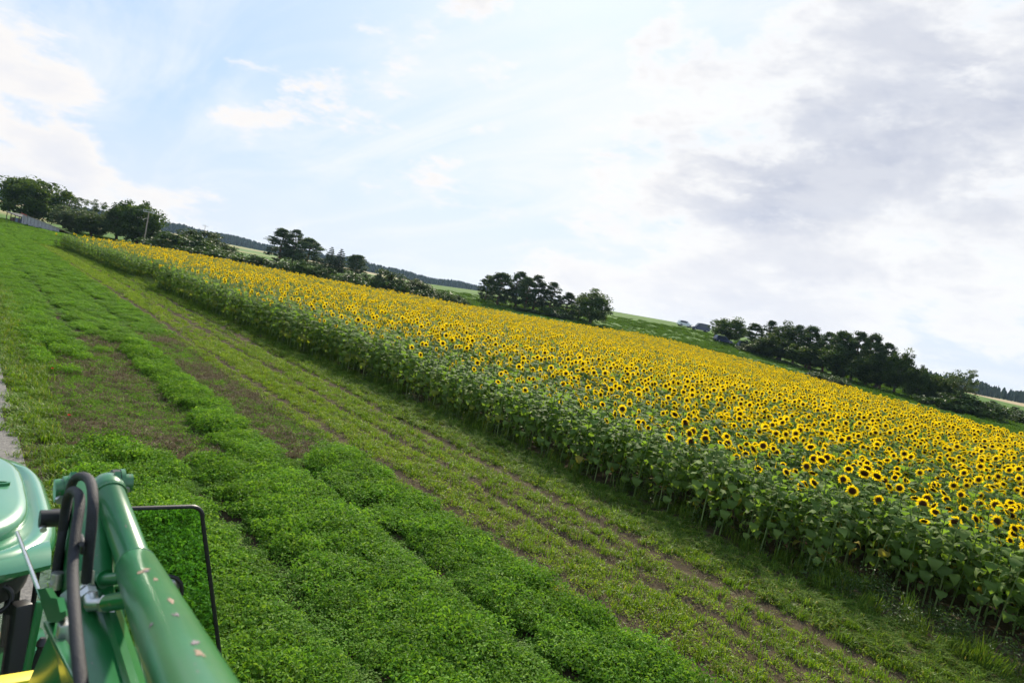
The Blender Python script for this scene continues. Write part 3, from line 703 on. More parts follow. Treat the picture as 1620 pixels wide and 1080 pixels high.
for q, i in enumerate(ind):
    p, st, pe, di, ba, fm = plans[rng.integers(0, len(plans))]
    edge = e[i] < .45; bud = rng.uniform() < float(BUD(e[i], sx[i], sy[i]))
    o = empty('sunflower', (sx[i], sy[i], sz[i])); o.rotation_euler = (rng.normal(0, .05), rng.normal(0, .05), face[i]); o.scale = (size[i],) * 3
    if bud: tag(o, 'leafy sunflower without an open flower at the near edge of the field', 'sunflower', GRP)
    elif edge: tag(o, 'sunflower in the outermost row, its stem and hanging leaves in plain view', 'sunflower', GRP)
    else: tag(o, 'sunflower behind the outermost row in the nearest part of the field', 'sunflower', GRP)
    link('stem', st, o)
    if q < 150:
        for lf in p.leaves:
            r_ = int(rng.integers(0, 5)) if not (lf[0].z < .9 and rng.uniform() < .10) else 5
            l = link('leaf', leaf_me[lf[4]][r_], o); l.matrix_basis = p.leaf_matrix(lf)
    else:
        link('foliage', fm, o)
    if not bud:
        hd = link('flower_head', ba, o); hd.matrix_basis = p.head_matrix(); link('petals', pe, hd); link('disc', di, hd)
# ------------------------------------------------------------------ trees and bushes
def clumps(cent, rad, per, leaf, asp, squash, seed, thin=1.0):
    """leaf quads gathered in clumps: cent (n,3), rad (n,)"""
    global rng
    r_ = rng; rng = np.random.default_rng(seed)
    n = len(cent); tot = n * per
    c = np.repeat(cent, per, 0); r = np.repeat(rad, per)
    d = rng.normal(0, 1, (tot, 3)); d /= np.linalg.norm(d, axis=1, keepdims=True); rr = rng.uniform(0, 1, tot) ** .45
    off = d * (rr * r)[:, None]; off[:, 2] *= squash
    pos = c + off; nr = d + rng.normal(0, .6, (tot, 3)); nr /= np.linalg.norm(nr, axis=1, keepdims=True)
    L = leaf * rng.uniform(.6, 1.35, tot)
    V, F = leaf_quads(pos, nr, L, L * asp)
    tone = np.clip(np.repeat(rng.normal(.45, .17, n), per) + rng.normal(0, .14, tot), 0, 1)
    rng = r_; return V, F, tone
def limb_tree(mb, base, top, r0, ends, seed):
    rr = random.Random(seed); b = Vector(base); t = Vector(top); n = 6; pth = []
    for i in range(n + 1):
        f_ = i / n; p = b.lerp(t, f_); p.x += rr.uniform(-1, 1) * .02 * (t - b).length * (0 < i < n); p.y += rr.uniform(-1, 1) * .02 * (t - b).length * (0 < i < n); pth.append(p)
    mb.tube(pth, [r0 * (1.25 if i == 0 else 1 - .8 * i / n) for i in range(n + 1)], 7)
    for e_ in ends:
        e_ = Vector(e_); f_ = min(.95, max(.22, (e_.z - b.z) / ((t - b).z) - .12)); s = b.lerp(t, f_); m_ = s.lerp(e_, .5) + Vector((0, 0, -.06 * (e_ - s).length + .1))
        mb.tube([s, m_, e_], [r0 * .34 * (1.1 - f_), r0 * .22 * (1.1 - f_), r0 * .06], 5, cap=False)
TREES = {}
def make_tree(key, kind, seed, H_=10.0, W=7.0, leafmat='broad', bark='bark', trunk_fr=.08):
    """nominal tree H_ tall and W wide, origin at the base"""
    g = np.random.default_rng(seed)
    if kind == 'broad':
        n = 150; u = g.normal(0, 1, (n, 3)); u /= np.linalg.norm(u, axis=1, keepdims=True); rr = g.uniform(.35, 1, n) ** .55
        lob = 1 + .16 * np.sin(3 * np.arctan2(u[:, 1], u[:, 0]) + seed) + .10 * np.sin(5 * u[:, 2] + seed)
        c = u * (rr * lob)[:, None]; zc = H_ * (trunk_fr + 1) / 2; hz_ = H_ * (1 - trunk_fr) / 2 * .92
        cen = np.stack([c[:, 0] * W / 2 * .86, c[:, 1] * W / 2 * .86, zc + c[:, 2] * hz_ * np.where(c[:, 2] < 0, .95, .95)], 1)
        rad = g.uniform(.08, .15, n) * W; V, F, tn = clumps(cen, rad, 70, .040 * W + .05, .66, .85, seed)
    elif kind == 'airy':
        n = 80; u = g.normal(0, 1, (n, 3)); u /= np.linalg.norm(u, axis=1, keepdims=True); rr = g.uniform(.25, 1, n) ** .6
        c = u * rr[:, None]; zc = H_ * .62
        cen = np.stack([c[:, 0] * W / 2 * .9, c[:, 1] * W / 2 * .9, zc + c[:, 2] * H_ * .37], 1)
        rad = g.uniform(.05, .11, n) * W; V, F, tn = clumps(cen, rad, 48, .036 * W + .05, .5, .8, seed)
    elif kind == 'pine':
        n = 120; t = g.uniform(0, 1, n) ** .9; a = g.uniform(0, 6.283, n); prof = np.where(t > .72, (1 - t) * 2.3 + .14, .68 + .2 * np.sin(3.0 * t + .4))
        r = np.sqrt(g.uniform(.12, 1, n)) * prof * W / 2 * .92
        cen = np.stack([r * np.cos(a), r * np.sin(a), H_ * (trunk_fr + (0.96 - trunk_fr) * t)], 1)
        rad = g.uniform(.06, .17, n) * W; V, F, tn = clumps(cen, rad, 75, .060 * W, .40, .55, seed)
    elif kind == 'spruce':
        cen = []; rad = []
        for i in range(13):
            t = i / 12; rl = W / 2 * (1 - t) ** .85 + .1; m_ = max(3, int(9 * (1 - t) + 2))
            for q in range(m_):
                a = 6.283 * q / m_ + g.uniform(0, .7); r = rl * g.uniform(.35, .92); cen.append((r * math.cos(a), r * math.sin(a), H_ * (.06 + .90 * t) - .08 * r)); rad.append(.16 * W * (1 - .65 * t))
        cen = np.array(cen); rad = np.array(rad); V, F, tn = clumps(cen, rad, 95, .055 * W + .03, .38, .6, seed)
    elif kind == 'bush':
        n = 90; u = g.normal(0, 1, (n, 3)); u /= np.linalg.norm(u, axis=1, keepdims=True); u[:, 2] = np.abs(u[:, 2]); rr = g.uniform(.3, 1, n) ** .5
        lob = 1 + .22 * np.sin(3 * np.arctan2(u[:, 1], u[:, 0]) + seed) + .12 * np.sin(7 * u[:, 0] + seed)
        c = u * (rr * lob)[:, None]
        cen = np.stack([c[:, 0] * W / 2 * .88, c[:, 1] * W / 2 * .88, .06 * H_ + c[:, 2] * H_ * .84], 1)
        rad = g.uniform(.07, .15, n) * W; V, F, tn = clumps(cen, rad, 70, .042 * W + .05, .66, .85, seed)
    crown = np_mesh('crown', V, F, [M[leafmat]], rnd=tn)
    mb = MB(); ends = [tuple(cen[i]) for i in g.choice(len(cen), min(len(cen), 16 if kind != 'bush' else 8), replace=False)]
    if kind == 'bush':
        limb_tree(mb, (0, 0, -.2), (0, 0, H_ * .6), .05 * H_ ** .5, ends, seed)
    else:
        lean = (g.normal(0, .04) * H_, g.normal(0, .04) * H_)
        limb_tree(mb, (0, 0, -.3), (lean[0], lean[1], H_ * (.93 if kind in ('pine', 'spruce') else .82)), (.032 if kind == 'broad' else .024) * H_, ends, seed)
    tm = bpy.data.meshes.new('trunk'); tm.from_pydata(mb.v, [], mb.f); tm.materials.append(M[bark]); tm.polygons.foreach_set('use_smooth', [True] * len(mb.f)); tm.update()
    TREES[key] = (crown, tm, H_, W)
for i in range(3): make_tree('oak%d' % i, 'broad', 11 + i, 10, 10, 'broad')
for i in range(2): make_tree('lime%d' % i, 'broad', 21 + i, 10, 8, 'broad', trunk_fr=.03)
for i in range(2): make_tree('olive%d' % i, 'broad', 31 + i, 8, 7, 'pale', trunk_fr=.02)
for i in range(2): make_tree('airy%d' % i, 'airy', 41 + i, 9, 6.5, 'pale')
make_tree('airyd', 'airy', 45, 9, 6.5, 'broad')
for i in range(4): make_tree('pine%d' % i, 'pine', 51 + i, 10, 6.0, 'pine', 'pinebark', .10)
for i in range(2): make_tree('pinelow%d' % i, 'pine', 61 + i, 10, 7.0, 'pine', 'pinebark', .08)
for i in range(2): make_tree('spruce%d' % i, 'spruce', 71 + i, 10, 6.0, 'pine', 'bark')
for i in range(4): make_tree('bush%d' % i, 'bush', 81 + i, 3, 5, 'bush')
for i in range(2): make_tree('bushp%d' % i, 'bush', 91 + i, 3, 4.5, 'pale')
def plant_tree(name, key, tx, ty, d, wpx, label, cat, group, sink=0.0):
    """top of the tree at photo pixel (tx, ty) when it stands d metres ahead; base on the terrain"""
    crown, tm, H_, W = TREES[key]; P = at(tx, ty - (4 if group == G2 else 0), d); z = H(P.x, P.y) - sink
    o = empty(name, (P.x, P.y, z), rng.uniform(0, 6.283)); s = (P.z - z) / (H_ * .985); sw = (2.1 if cat == 'bush' else 1.2) * wpx * d / 1080 / W
    o.scale = (sw, sw, s); link('crown', crown, o); link('trunk', tm, o)
    return tag(o, label, cat, group)
G1 = 'trees by the grey shed'; G2 = 'hedge bushes behind the sunflowers'; G3 = 'pines above the hedge'; G4 = 'pine clump in the middle'; G5 = 'dark trees on the right slope'; G6 = 'far trees beside the parked cars'
T_ = [
 ('oak_tree', 'oak0', 55, 281, 158, 92, 'largest round dark tree standing over the grey shed', 'tree', G1),
 ('willow_tree', 'airy0', 110, 303, 172, 60, 'pale loose-leaved tree rising right behind the largest round tree', 'tree', G1),
 ('shrubby_tree', 'olive0', 125, 327, 146, 62, 'broad low tree between the grey shed and the corner of the sunflowers', 'tree', G1),
 ('shrubby_tree', 'lime1', 152, 340, 143, 46, 'low dark green tree behind the back corner of the sunflowers', 'tree', G1),
 ('airy_tree', 'airyd', 158, 317, 168, 40, 'open-branched tree showing sky between its limbs, left of the pole trees', 'tree', G1),
 ('lime_tree', 'lime0', 194, 318, 152, 46, 'tall leafy tree just left of the round tree with the pole', 'tree', G1),
 ('lime_tree', 'oak1', 227, 319, 150, 66, 'big round dark tree right behind the wooden power pole', 'tree', G1),
 ('conifer_tree', 'spruce0', 249, 343, 152, 26, 'small dark conifer against the right side of the pole tree', 'tree', G1),
 ('bush', 'bush0', 285, 377, 128, 66, 'wide dark bush first right of the power pole', 'bush', G2),
 ('bush', 'bushp0', 318, 372, 146, 50, 'lighter rounded bush standing taller behind the hedge left of the mast', 'bush', G2),
 ('bush', 'bushp1', 345, 383, 142, 34, 'small light bush just right of the thin mast', 'bush', G2),
 ('bush', 'bush1', 330, 397, 126, 54, 'low dark hedge bush below the thin mast', 'bush', G2),
 ('bush', 'bush2', 360, 401, 125, 48, 'low hedge bush to the right of the one below the mast', 'bush', G2),
 ('bush', 'bush3', 388, 407, 125, 46, 'hedge bush halfway between the thin mast and the tall pines', 'bush', G2),
 ('bush', 'bush0', 417, 412, 124, 46, 'hedge bush just left of the foot of the tall pines', 'bush', G2),
 ('bush', 'bush1', 447, 418, 123, 44, 'hedge bush below the tallest pine of the left pair', 'bush', G2),
 ('bush', 'bush2', 470, 417, 123, 36, 'rounded hedge bush below the right one of the pine pair', 'bush', G2),
 ('bush', 'bush3', 490, 421, 122, 34, 'hedge bush next to the last of the left hedge', 'bush', G2),
 ('bush', 'bush0', 517, 429, 121, 28, 'last rounded bush at the right end of the left hedge', 'bush', G2),
 ('bush', 'bush1', 547, 441, 120, 36, 'first bush of the right hedge, after the gap below the spruces', 'bush', G2),
 ('bush', 'bush2', 566, 437, 121, 40, 'second bush of the right hedge, tallest at its left end', 'bush', G2),
 ('bush', 'bush3', 590, 443, 120, 42, 'dark bush left of the pale round bush in the right hedge', 'bush', G2),
 ('bush', 'bushp0', 617, 436, 122, 36, 'tall pale green round bush in the right hedge', 'bush', G2),
 ('bush', 'bush0', 641, 453, 119, 32, 'low bush between the two round bushes of the right hedge', 'bush', G2),
 ('bush', 'olive1', 663, 446, 122, 32, 'dark ball-shaped bush in the right hedge', 'bush', G2),
 ('bush', 'bush1', 686, 463, 117, 36, 'low green bush right of the ball-shaped one', 'bush', G2),
 ('bush', 'bush2', 706, 467, 116, 38, 'low spreading bush near the right end of the hedge', 'bush', G2),
 ('bush', 'bushp1', 728, 472, 115, 22, 'small thin bush ending the right hedge', 'bush', G2),
 ('pine_tree', 'pine0', 449, 362, 196, 46, 'tall open pine, left one of the pair above the hedge', 'tree', G3),
 ('pine_tree', 'pine1', 471, 363, 194, 34, 'tall dense-topped pine, right one of the pair above the hedge', 'tree', G3),
 ('pine_tree', 'pinelow0', 491, 377, 190, 46, 'lower broad pine touching the tall pair on the right', 'tree', G3),
 ('spruce_tree', 'spruce1', 526, 391, 192, 30, 'pointed spruce, left of the two beside each other above the hedge gap', 'tree', G3),
 ('spruce_tree', 'spruce0', 541, 394, 190, 30, 'pointed spruce, right of the two beside each other above the hedge gap', 'tree', G3),
 ('pine_tree', 'pinelow1', 568, 402, 186, 36, 'rounded pine standing alone right of the two spruces', 'tree', G3),
 ('pine_tree', 'pinelow0', 775, 436, 168, 30, 'leftmost pine of the middle clump', 'tree', G4),
 ('pine_tree', 'pinelow1', 798, 430, 160, 48, 'broad full pine reaching to the ground in the middle clump', 'tree', G4),
 ('pine_tree', 'pine2', 826, 430, 163, 38, 'tallest pine in the middle of the middle clump', 'tree', G4),
 ('pine_tree', 'pine0', 838, 439, 158, 34, 'pine with a bare pale trunk in the middle clump', 'tree', G4),
 ('pine_tree', 'pine3', 854, 435, 160, 36, 'pine right of the tallest one in the middle clump', 'tree', G4),
 ('pine_tree', 'pine1', 877, 446, 158, 34, 'leaning pine with side branches at the right of the middle clump', 'tree', G4),
 ('airy_tree', 'pine2', 902, 463, 156, 34, 'open small pine between the middle clump and the big full pine', 'tree', G4),
 ('pine_tree', 'pine3', 922, 468, 158, 28, 'slim dark pine against the left side of the big full pine', 'tree', G4),
 ('pine_tree', 'lime1', 944, 461, 150, 56, 'big full dark tree closing the middle clump on the right', 'tree', G4),
 ('bush', 'bush1', 885, 487, 153, 30, 'bush under the leaning pine of the middle clump', 'bush', G4),
 ('bush', 'bush2', 845, 490, 156, 40, 'undergrowth bush among the trunks of the middle clump', 'bush', G4),
 ('far_tree', 'oak2', 978, 498, 320, 34, 'far dark tree right behind the big full tree', 'tree', G6),
 ('far_tree', 'oak0', 1002, 504, 330, 36, 'second far dark tree right of the middle clump', 'tree', G6),
 ('far_tree', 'oak1', 1023, 509, 335, 30, 'third far dark tree right of the middle clump', 'tree', G6),
 ('far_tree', 'lime0', 1046, 520, 300, 24, 'small round far tree left of the parked cars', 'tree', G6),
 ('airy_tree', 'airyd', 1136, 505, 168, 26, 'thin open tree at the left end of the right slope trees', 'tree', G5),
 ('round_tree', 'lime0', 1161, 502, 162, 50, 'dense round dark tree first on the right slope', 'tree', G5),
 ('pine_tree', 'pine0', 1197, 512, 152, 38, 'open pine showing sky between its branches beside the dense round tree', 'tree', G5),
 ('pine_tree', 'pine1', 1223, 507, 148, 30, 'slim tall pine second after the dense round tree', 'tree', G5),
 ('pine_tree', 'lime1', 1247, 512, 144, 38, 'third pine after the dense round tree on the right slope', 'tree', G5),
 ('pine_tree', 'pine3', 1267, 514, 141, 36, 'fourth pine after the dense round tree on the right slope', 'tree', G5),
 ('pine_tree', 'pinelow0', 1288, 517, 138, 44, 'fifth, wide-topped pine before the notch in the right slope trees', 'tree', G5),
 ('pine_tree', 'pine1', 1315, 525, 134, 40, 'pine just right of the notch in the right slope trees', 'tree', G5),
 ('pine_tree', 'pinelow1', 1337, 521, 130, 46, 'tall wide pine second right of the notch', 'tree', G5),
 ('pine_tree', 'pine3', 1363, 524, 127, 42, 'tall wide pine third right of the notch', 'tree', G5),
 ('pine_tree', 'pinelow0', 1387, 529, 124, 42, 'tall pine fourth right of the notch on the right slope', 'tree', G5),
 ('pine_tree', 'pine1', 1408, 542, 121, 38, 'pine stepping down fifth right of the notch', 'tree', G5),
 ('pine_tree', 'lime0', 1430, 552, 118, 42, 'last large pine before the slope trees get low', 'tree', G5),
 ('dark_tree', 'oak1', 1459, 578, 114, 38, 'low dark tree first right of the last large pine', 'tree', G5),
 ('dark_tree', 'oak2', 1478, 589, 112, 34, 'low dark tree second right of the last large pine', 'tree', G5),
 ('dark_tree', 'oak0', 1497, 596, 110, 42, 'low leafy tree left of the loose round end tree', 'tree', G5),
 ('airy_tree', 'airy1', 1528, 581, 106, 50, 'loose round tree with sky showing through at the right end of the row', 'tree', G5),
 ('dark_tree', 'lime1', 1235, 532, 143, 64, 'dark undergrowth tree beneath the open pines on the right slope', 'tree', G5),
 ('dark_tree', 'lime0', 1290, 538, 136, 66, 'dark undergrowth tree beneath the fifth pine', 'tree', G5),
 ('dark_tree', 'oak2', 1345, 545, 129, 72, 'dark undergrowth tree beneath the tall wide pines', 'tree', G5),
 ('dark_tree', 'lime1', 1395, 560, 122, 66, 'dark undergrowth tree beneath the pine stepping down', 'tree', G5),
 ('bush', 'bush0', 1192, 547, 150, 30, 'low dark bush at the foot of the open pine', 'bush', G5),
 ('bush', 'bush3', 1303, 589, 112, 36, 'dark bush on the bank below the notch', 'bush', G5),
 ('bush', 'bush2', 1326, 599, 108, 22, 'small bush on the bank right of the other bank bush', 'bush', G5),
 ('bush', 'bush1', 1520, 622, 106, 60, 'bush at the foot of the loose round end tree', 'bush', G5),
 ('bush', 'bush2', 1556, 640, 112, 30, 'bush just right of the loose round end tree', 'bush', G5),
 ('bush', 'bush0', 1580, 639, 118, 34, 'second bush right of the loose round end tree', 'bush', G5),
 ('bush', 'bush2', 1603, 648, 112, 36, 'third bush right of the loose round end tree', 'bush', G5),
 ('bush', 'bush3', 1628, 655, 108, 36, 'bush at the right border, lowest of the row', 'bush', G5),
]
for a in T_: plant_tree(*a)

# far-off forest: one mass of spruces and pines on the horizon
def forest(name, az0, az1, dist, depth, n, hmin, hmax, label):
    g = np.random.default_rng(int(dist)); V = []; F = []; Rn = []
    az = g.uniform(R(az0), R(az1), n); dd = dist * (1 + .05 * np.sin(az * 9) + .04 * np.sin(az * 23 + 1)) + g.uniform(0, 1, n) * depth
    x = np.sin(az) * dd; y = np.cos(az) * dd; z = height(x, y); hh = g.uniform(hmin * .8, hmax, n) * (1 + .10 * np.sin(az * 31) + .08 * np.sin(az * 83 + 2))
    b = 0
    for i in range(n):
        sg = 6; rr = hh[i] * g.uniform(.14, .22); conic = g.uniform() < .3
        prof = ((.0, .55), (.12, 1.0), (.45, .72), (.75, .36), (1, .03)) if conic else ((.0, .7), (.2, 1.0), (.55, 1.05), (.85, .7), (1, .15))
        for t, r in prof:
            for k_ in range(sg):
                a = 6.283 * k_ / sg + i; q = rr * r * g.uniform(.7, 1.25); V.append((x[i] + math.cos(a) * q, y[i] + math.sin(a) * q, z[i] + hh[i] * (t + g.uniform(-.04, .04))))
        for q in range(4):
            for k_ in range(sg):
                k2 = (k_ + 1) % sg; F.append((b + q * sg + k_, b + q * sg + k2, b + (q + 1) * sg + k2, b + (q + 1) * sg + k_)); Rn.append(np.clip(.5 + g.normal(0, .3), 0, 1))
        b += sg * 5
    return tag(link(name, np_mesh(name, np.array(V), np.array(F), [M['forest']], rnd=np.array(Rn))), label, 'forest', kind='stuff')
forest('far_forest', -16, 49, 1250, 260, 6500, 14, 17, 'long dark blue-green forest on the horizon behind the fields')
forest('far_woods', 66, 100, 760, 320, 1300, 8, 13, 'far woods in the valley at the right border')

# meadow grass on the slope behind the sunflowers
x = rng.uniform(5, 170, 60000); y = rng.uniform(-10, 190, 60000)
k = ~inside(x, y) & (np.hypot(x, y) > 50) & in_view(x, y, 5) & (np.hypot(x, y) < 185) & ((x > 10) | (y > 104)) & ~((x < 14) & (y < 96)) & (rng.uniform(0, 1, len(x)) < .35 + .6 * (wob(x, y, 9) > -.1))
x, y = x[k], y[k]; rot, scl = rot_scl(len(x), .1, .8, 1.9, .3); scl[:, 2] *= .7
scatter('meadow_grass', np.stack([x, y, height(x, y) - .03], 1), rot, scl, [blade_clump(380 + i, M['meadow'], 60, .42, .32, .018, .8) for i in range(4)], 'green meadow grass on the slope behind the sunflowers', 'meadow grass')

# ------------------------------------------------------------------ buildings, poles, cars
M['board'] = solid('weathered_boards', (.36, .35, .36), .9, var=.35, scale=4, spec=.1)
M['red'] = solid('red_roof_edge', (.45, .04, .03), .6, var=.15)
M['roof_tile'] = solid('red_roof_tiles', (.42, .10, .06), .8, var=.2)
M['plaster'] = solid('plaster', (.72, .68, .60), .9, var=.08)
M['dark'] = solid('dark_metal_sheet', (.05, .045, .045), .7, var=.3)
M['brown'] = solid('brown_boards', (.13, .085, .06), .9, var=.3)
M['bluegrey'] = solid('blue_grey_tarp', (.16, .20, .30), .6, var=.2)
M['wood'] = solid('grey_pole_wood', (.33, .27, .21), .9, var=.25, scale=3)
M['steel'] = solid('galvanised_steel', (.45, .46, .48), .45, .8, var=.15)
M['porcelain'] = solid('insulator', (.55, .52, .48), .3, var=.1)
M['rubber'] = solid('black_rubber', (.018, .018, .020), .75, var=.3, scale=20)
M['navy'] = solid('dark_blue_car_paint', (.022, .035, .075), .25, .2, var=.1, coat=.6)
M['grey_paint'] = solid('grey_car_paint', (.20, .22, .25), .3, .3, var=.1, coat=.6)
M['whitepaint'] = solid('white_car_paint', (.72, .74, .76), .3, 0, var=.05, coat=.5)
M['carglass'] = solid('dark_car_window', (.03, .04, .05), .06, 0, var=.1, spec=.8)
M['lamp'] = solid('car_lamp', (.7, .66, .6), .15, 0, var=.05)

def shed():
    A = at(34, 356, 136); B = at(86, 369, 126); za = H(A.x, A.y); A.z = za; B.z = H(B.x, B.y)
    o = empty('plank_shed', A); ax = (B - A); L = ax.length * 1.12; ax.normalize(); nrm = Vector((ax.y, -ax.x, 0)).normalized()
    if nrm.dot(-A) < 0: nrm = -nrm
    hl = at(35, 338, 136).z - za; hr = .95; dep = 3.0; drop = Vector((0, 0, -.75))
    mb = MB(); n = 20
    for i in range(n):
        a0 = A + ax * (L * i / n + .015); a1 = A + ax * (L * (i + 1) / n - .015); f0 = i / n; f1 = (i + 1) / n
        h0 = hl + (hr - hl) * f0 - .06; h1 = hl + (hr - hl) * f1 - .06; th = nrm * (.03 + .06 * (i % 2 == 0)); up = Vector((0, 0, 1))
        mb.prism([a0 - up * .1, a1 - up * .1, a1 + up * h1, a0 + up * h0], th)
    mb.build('wall_boards', M['board'], o, A)
    mb = MB(); up = Vector((0, 0, 1)); bk = -nrm * dep
    mb.prism([A + bk - up * .1, A + ax * L + bk - up * .1, A + ax * L + bk + up * (hr - .85), A + bk + up * (hl - .85)], nrm * .05)
    mb.prism([A - up * .1, A + bk - up * .1, A + bk + up * (hl - .85), A + up * (hl - .1)], ax * .05)
    mb.build('back_wall', M['brown'], o, A)
    mb = MB(); p0 = A - ax * .25 + nrm * .22 + up * (hl + .03); p1 = A + ax * (L + .2) + nrm * .22 + up * (hr); 
    mb.prism([p0, p1, p1 - nrm * (dep + .3) + drop, p0 - nrm * (dep + .3) + drop], up * .05); r = mb.build('roof', M['dark'], o, A)
    mb = MB(); q = p0.lerp(p1, .16); mb.prism([p0 + nrm * .03 - up * .05, q + nrm * .03 - up * .05, q + nrm * .03 + up * .09, p0 + nrm * .03 + up * .09], nrm * .03); mb.build('red_edge', M['red'], r, A)
    tag(o, 'long grey plank shed with a lean-to roof below the largest round tree', 'shed')
    return A, ax, nrm
A, ax, nrm = shed()
# low dark shelter with boxes left of the shed
up = Vector((0, 0, 1)); S0 = A - ax * 1.0; S0.z = H(S0.x, S0.y)
o = empty('open_shelter', S0); mb = MB(); L = 7.5
mb.prism([S0 + nrm * .4 + up * 1.35, S0 - ax * L + nrm * .4 + up * 1.75, S0 - ax * L - nrm * 2.6 + up * 1.75, S0 - nrm * 2.6 + up * 1.35], up * .14); mb.build('roof', M['dark'], o, S0)
mb = MB(); mb.prism([S0 - nrm * 2.4, S0 - ax * L - nrm * 2.4, S0 - ax * L - nrm * 2.4 + up * 1.7, S0 - nrm * 2.4 + up * 1.33], nrm * .08); mb.build('back_wall', M['dark'], o, S0)
for q in range(4):
    mb = MB(); p = S0 - ax * (L * q / 3 * .96 + .1) + nrm * .2; mb.bar(p - up * .1, p + up * (1.35 + .4 * q / 3), .14, .14); mb.build('post', M['brown'], o, S0)
tag(o, 'low dark open shelter left of the grey plank shed', 'shelter')
for nm, f_, mt, wd, lb in (('storage_box', 2.0, 'bluegrey', 1.6, 'blue-grey box under the dark open shelter'), ('wooden_crate', 4.6, 'brown', 1.7, 'reddish brown crate under the dark open shelter')):
    p = S0 - ax * f_ - nrm * .5; p.z = H(p.x, p.y); mb = MB(); rotm = Matrix((ax, -nrm, up)).transposed()
    mb.box(p + up * .46, (wd, 1.1, .92), rotm, .04)
    for q in range(4): mb.box(p + up * (.14 + .22 * q) + nrm * .57, (wd * .98, .05, .16), rotm)
    mb.box(p + up * .95, (wd * 1.04, 1.16, .07), rotm, .02)
    tag(mb.build(nm, M[mt], off=(0, 0, 0)), lb, 'box' if nm == 'storage_box' else 'crate')

def power_pole(tx, ty, d, name, label, armdir, arms=1, rad=.13):
    P = at(tx, ty, d); z = H(P.x, P.y); o = empty(name, (P.x, P.y, z)); b = Vector((P.x, P.y, z)); up = Vector((0, 0, 1)); hh = P.z - z
    mb = MB(); mb.tube([b - up * .4, b + up * hh * .5, b + up * hh], [rad * 1.15, rad, rad * .8], 10); mb.build('pole', M['wood'], o, b)
    ad = Vector(armdir).normalized(); tips = []
    mb = MB(); c = b + up * (hh - .22)
    mb.bar(c - ad * 1.15, c + ad * 1.15, .10, .12); mb.bar(c - ad * 1.15 + up * .42, c + ad * .2 + up * .42, .07, .07); ar = mb.build('crossarm', M['steel'], o, b)
    for q in (-1.05, -.6, .5, 1.05):
        mb = MB(); s = c + ad * q; mb.tube([s, s + up * .10, s + up * .16, s + up * .26, s + up * .34], [.03, .03, .075, .06, .02], 8); mb.build('insulator', M['porcelain'], ar, b); tips.append(s + up * .33)
    tag(o, label, 'power pole'); return tips
armd = R0 * .98 + fh * .2
t1 = power_pole(236, 334, 140, 'power_pole', 'leaning wooden power pole with crossarm before the big round tree', armd)
P2 = at(325, 357, 300)
t2 = power_pole(325, 357, 300, 'distant_mast', 'thin distant mast rising from the bushes right of the power pole', armd, rad=.11)
# wires run left from the near pole to the next one out among the trees
t0 = [p + (at(95, 314, 240) - t1[0]) for p in t1]
wires = []
for p, q, nm in zip(t1, t0, range(4)):
    mb = MB(); pts = []
    for i in range(13):
        f_ = i / 12; s = p.lerp(q, f_); s.z -= 1.3 * 4 * f_ * (1 - f_); pts.append(s)
    mb.tube(pts, .012, 5); lb = ('power line on the outer left insulator of the wooden pole', 'power line second from the left on the wooden pole', 'power line third from the left on the wooden pole', 'power line on the outer right insulator of the wooden pole')[nm]
    tag(mb.build('power_line', M['steel']), lb, 'wire', 'power lines left of the wooden pole')

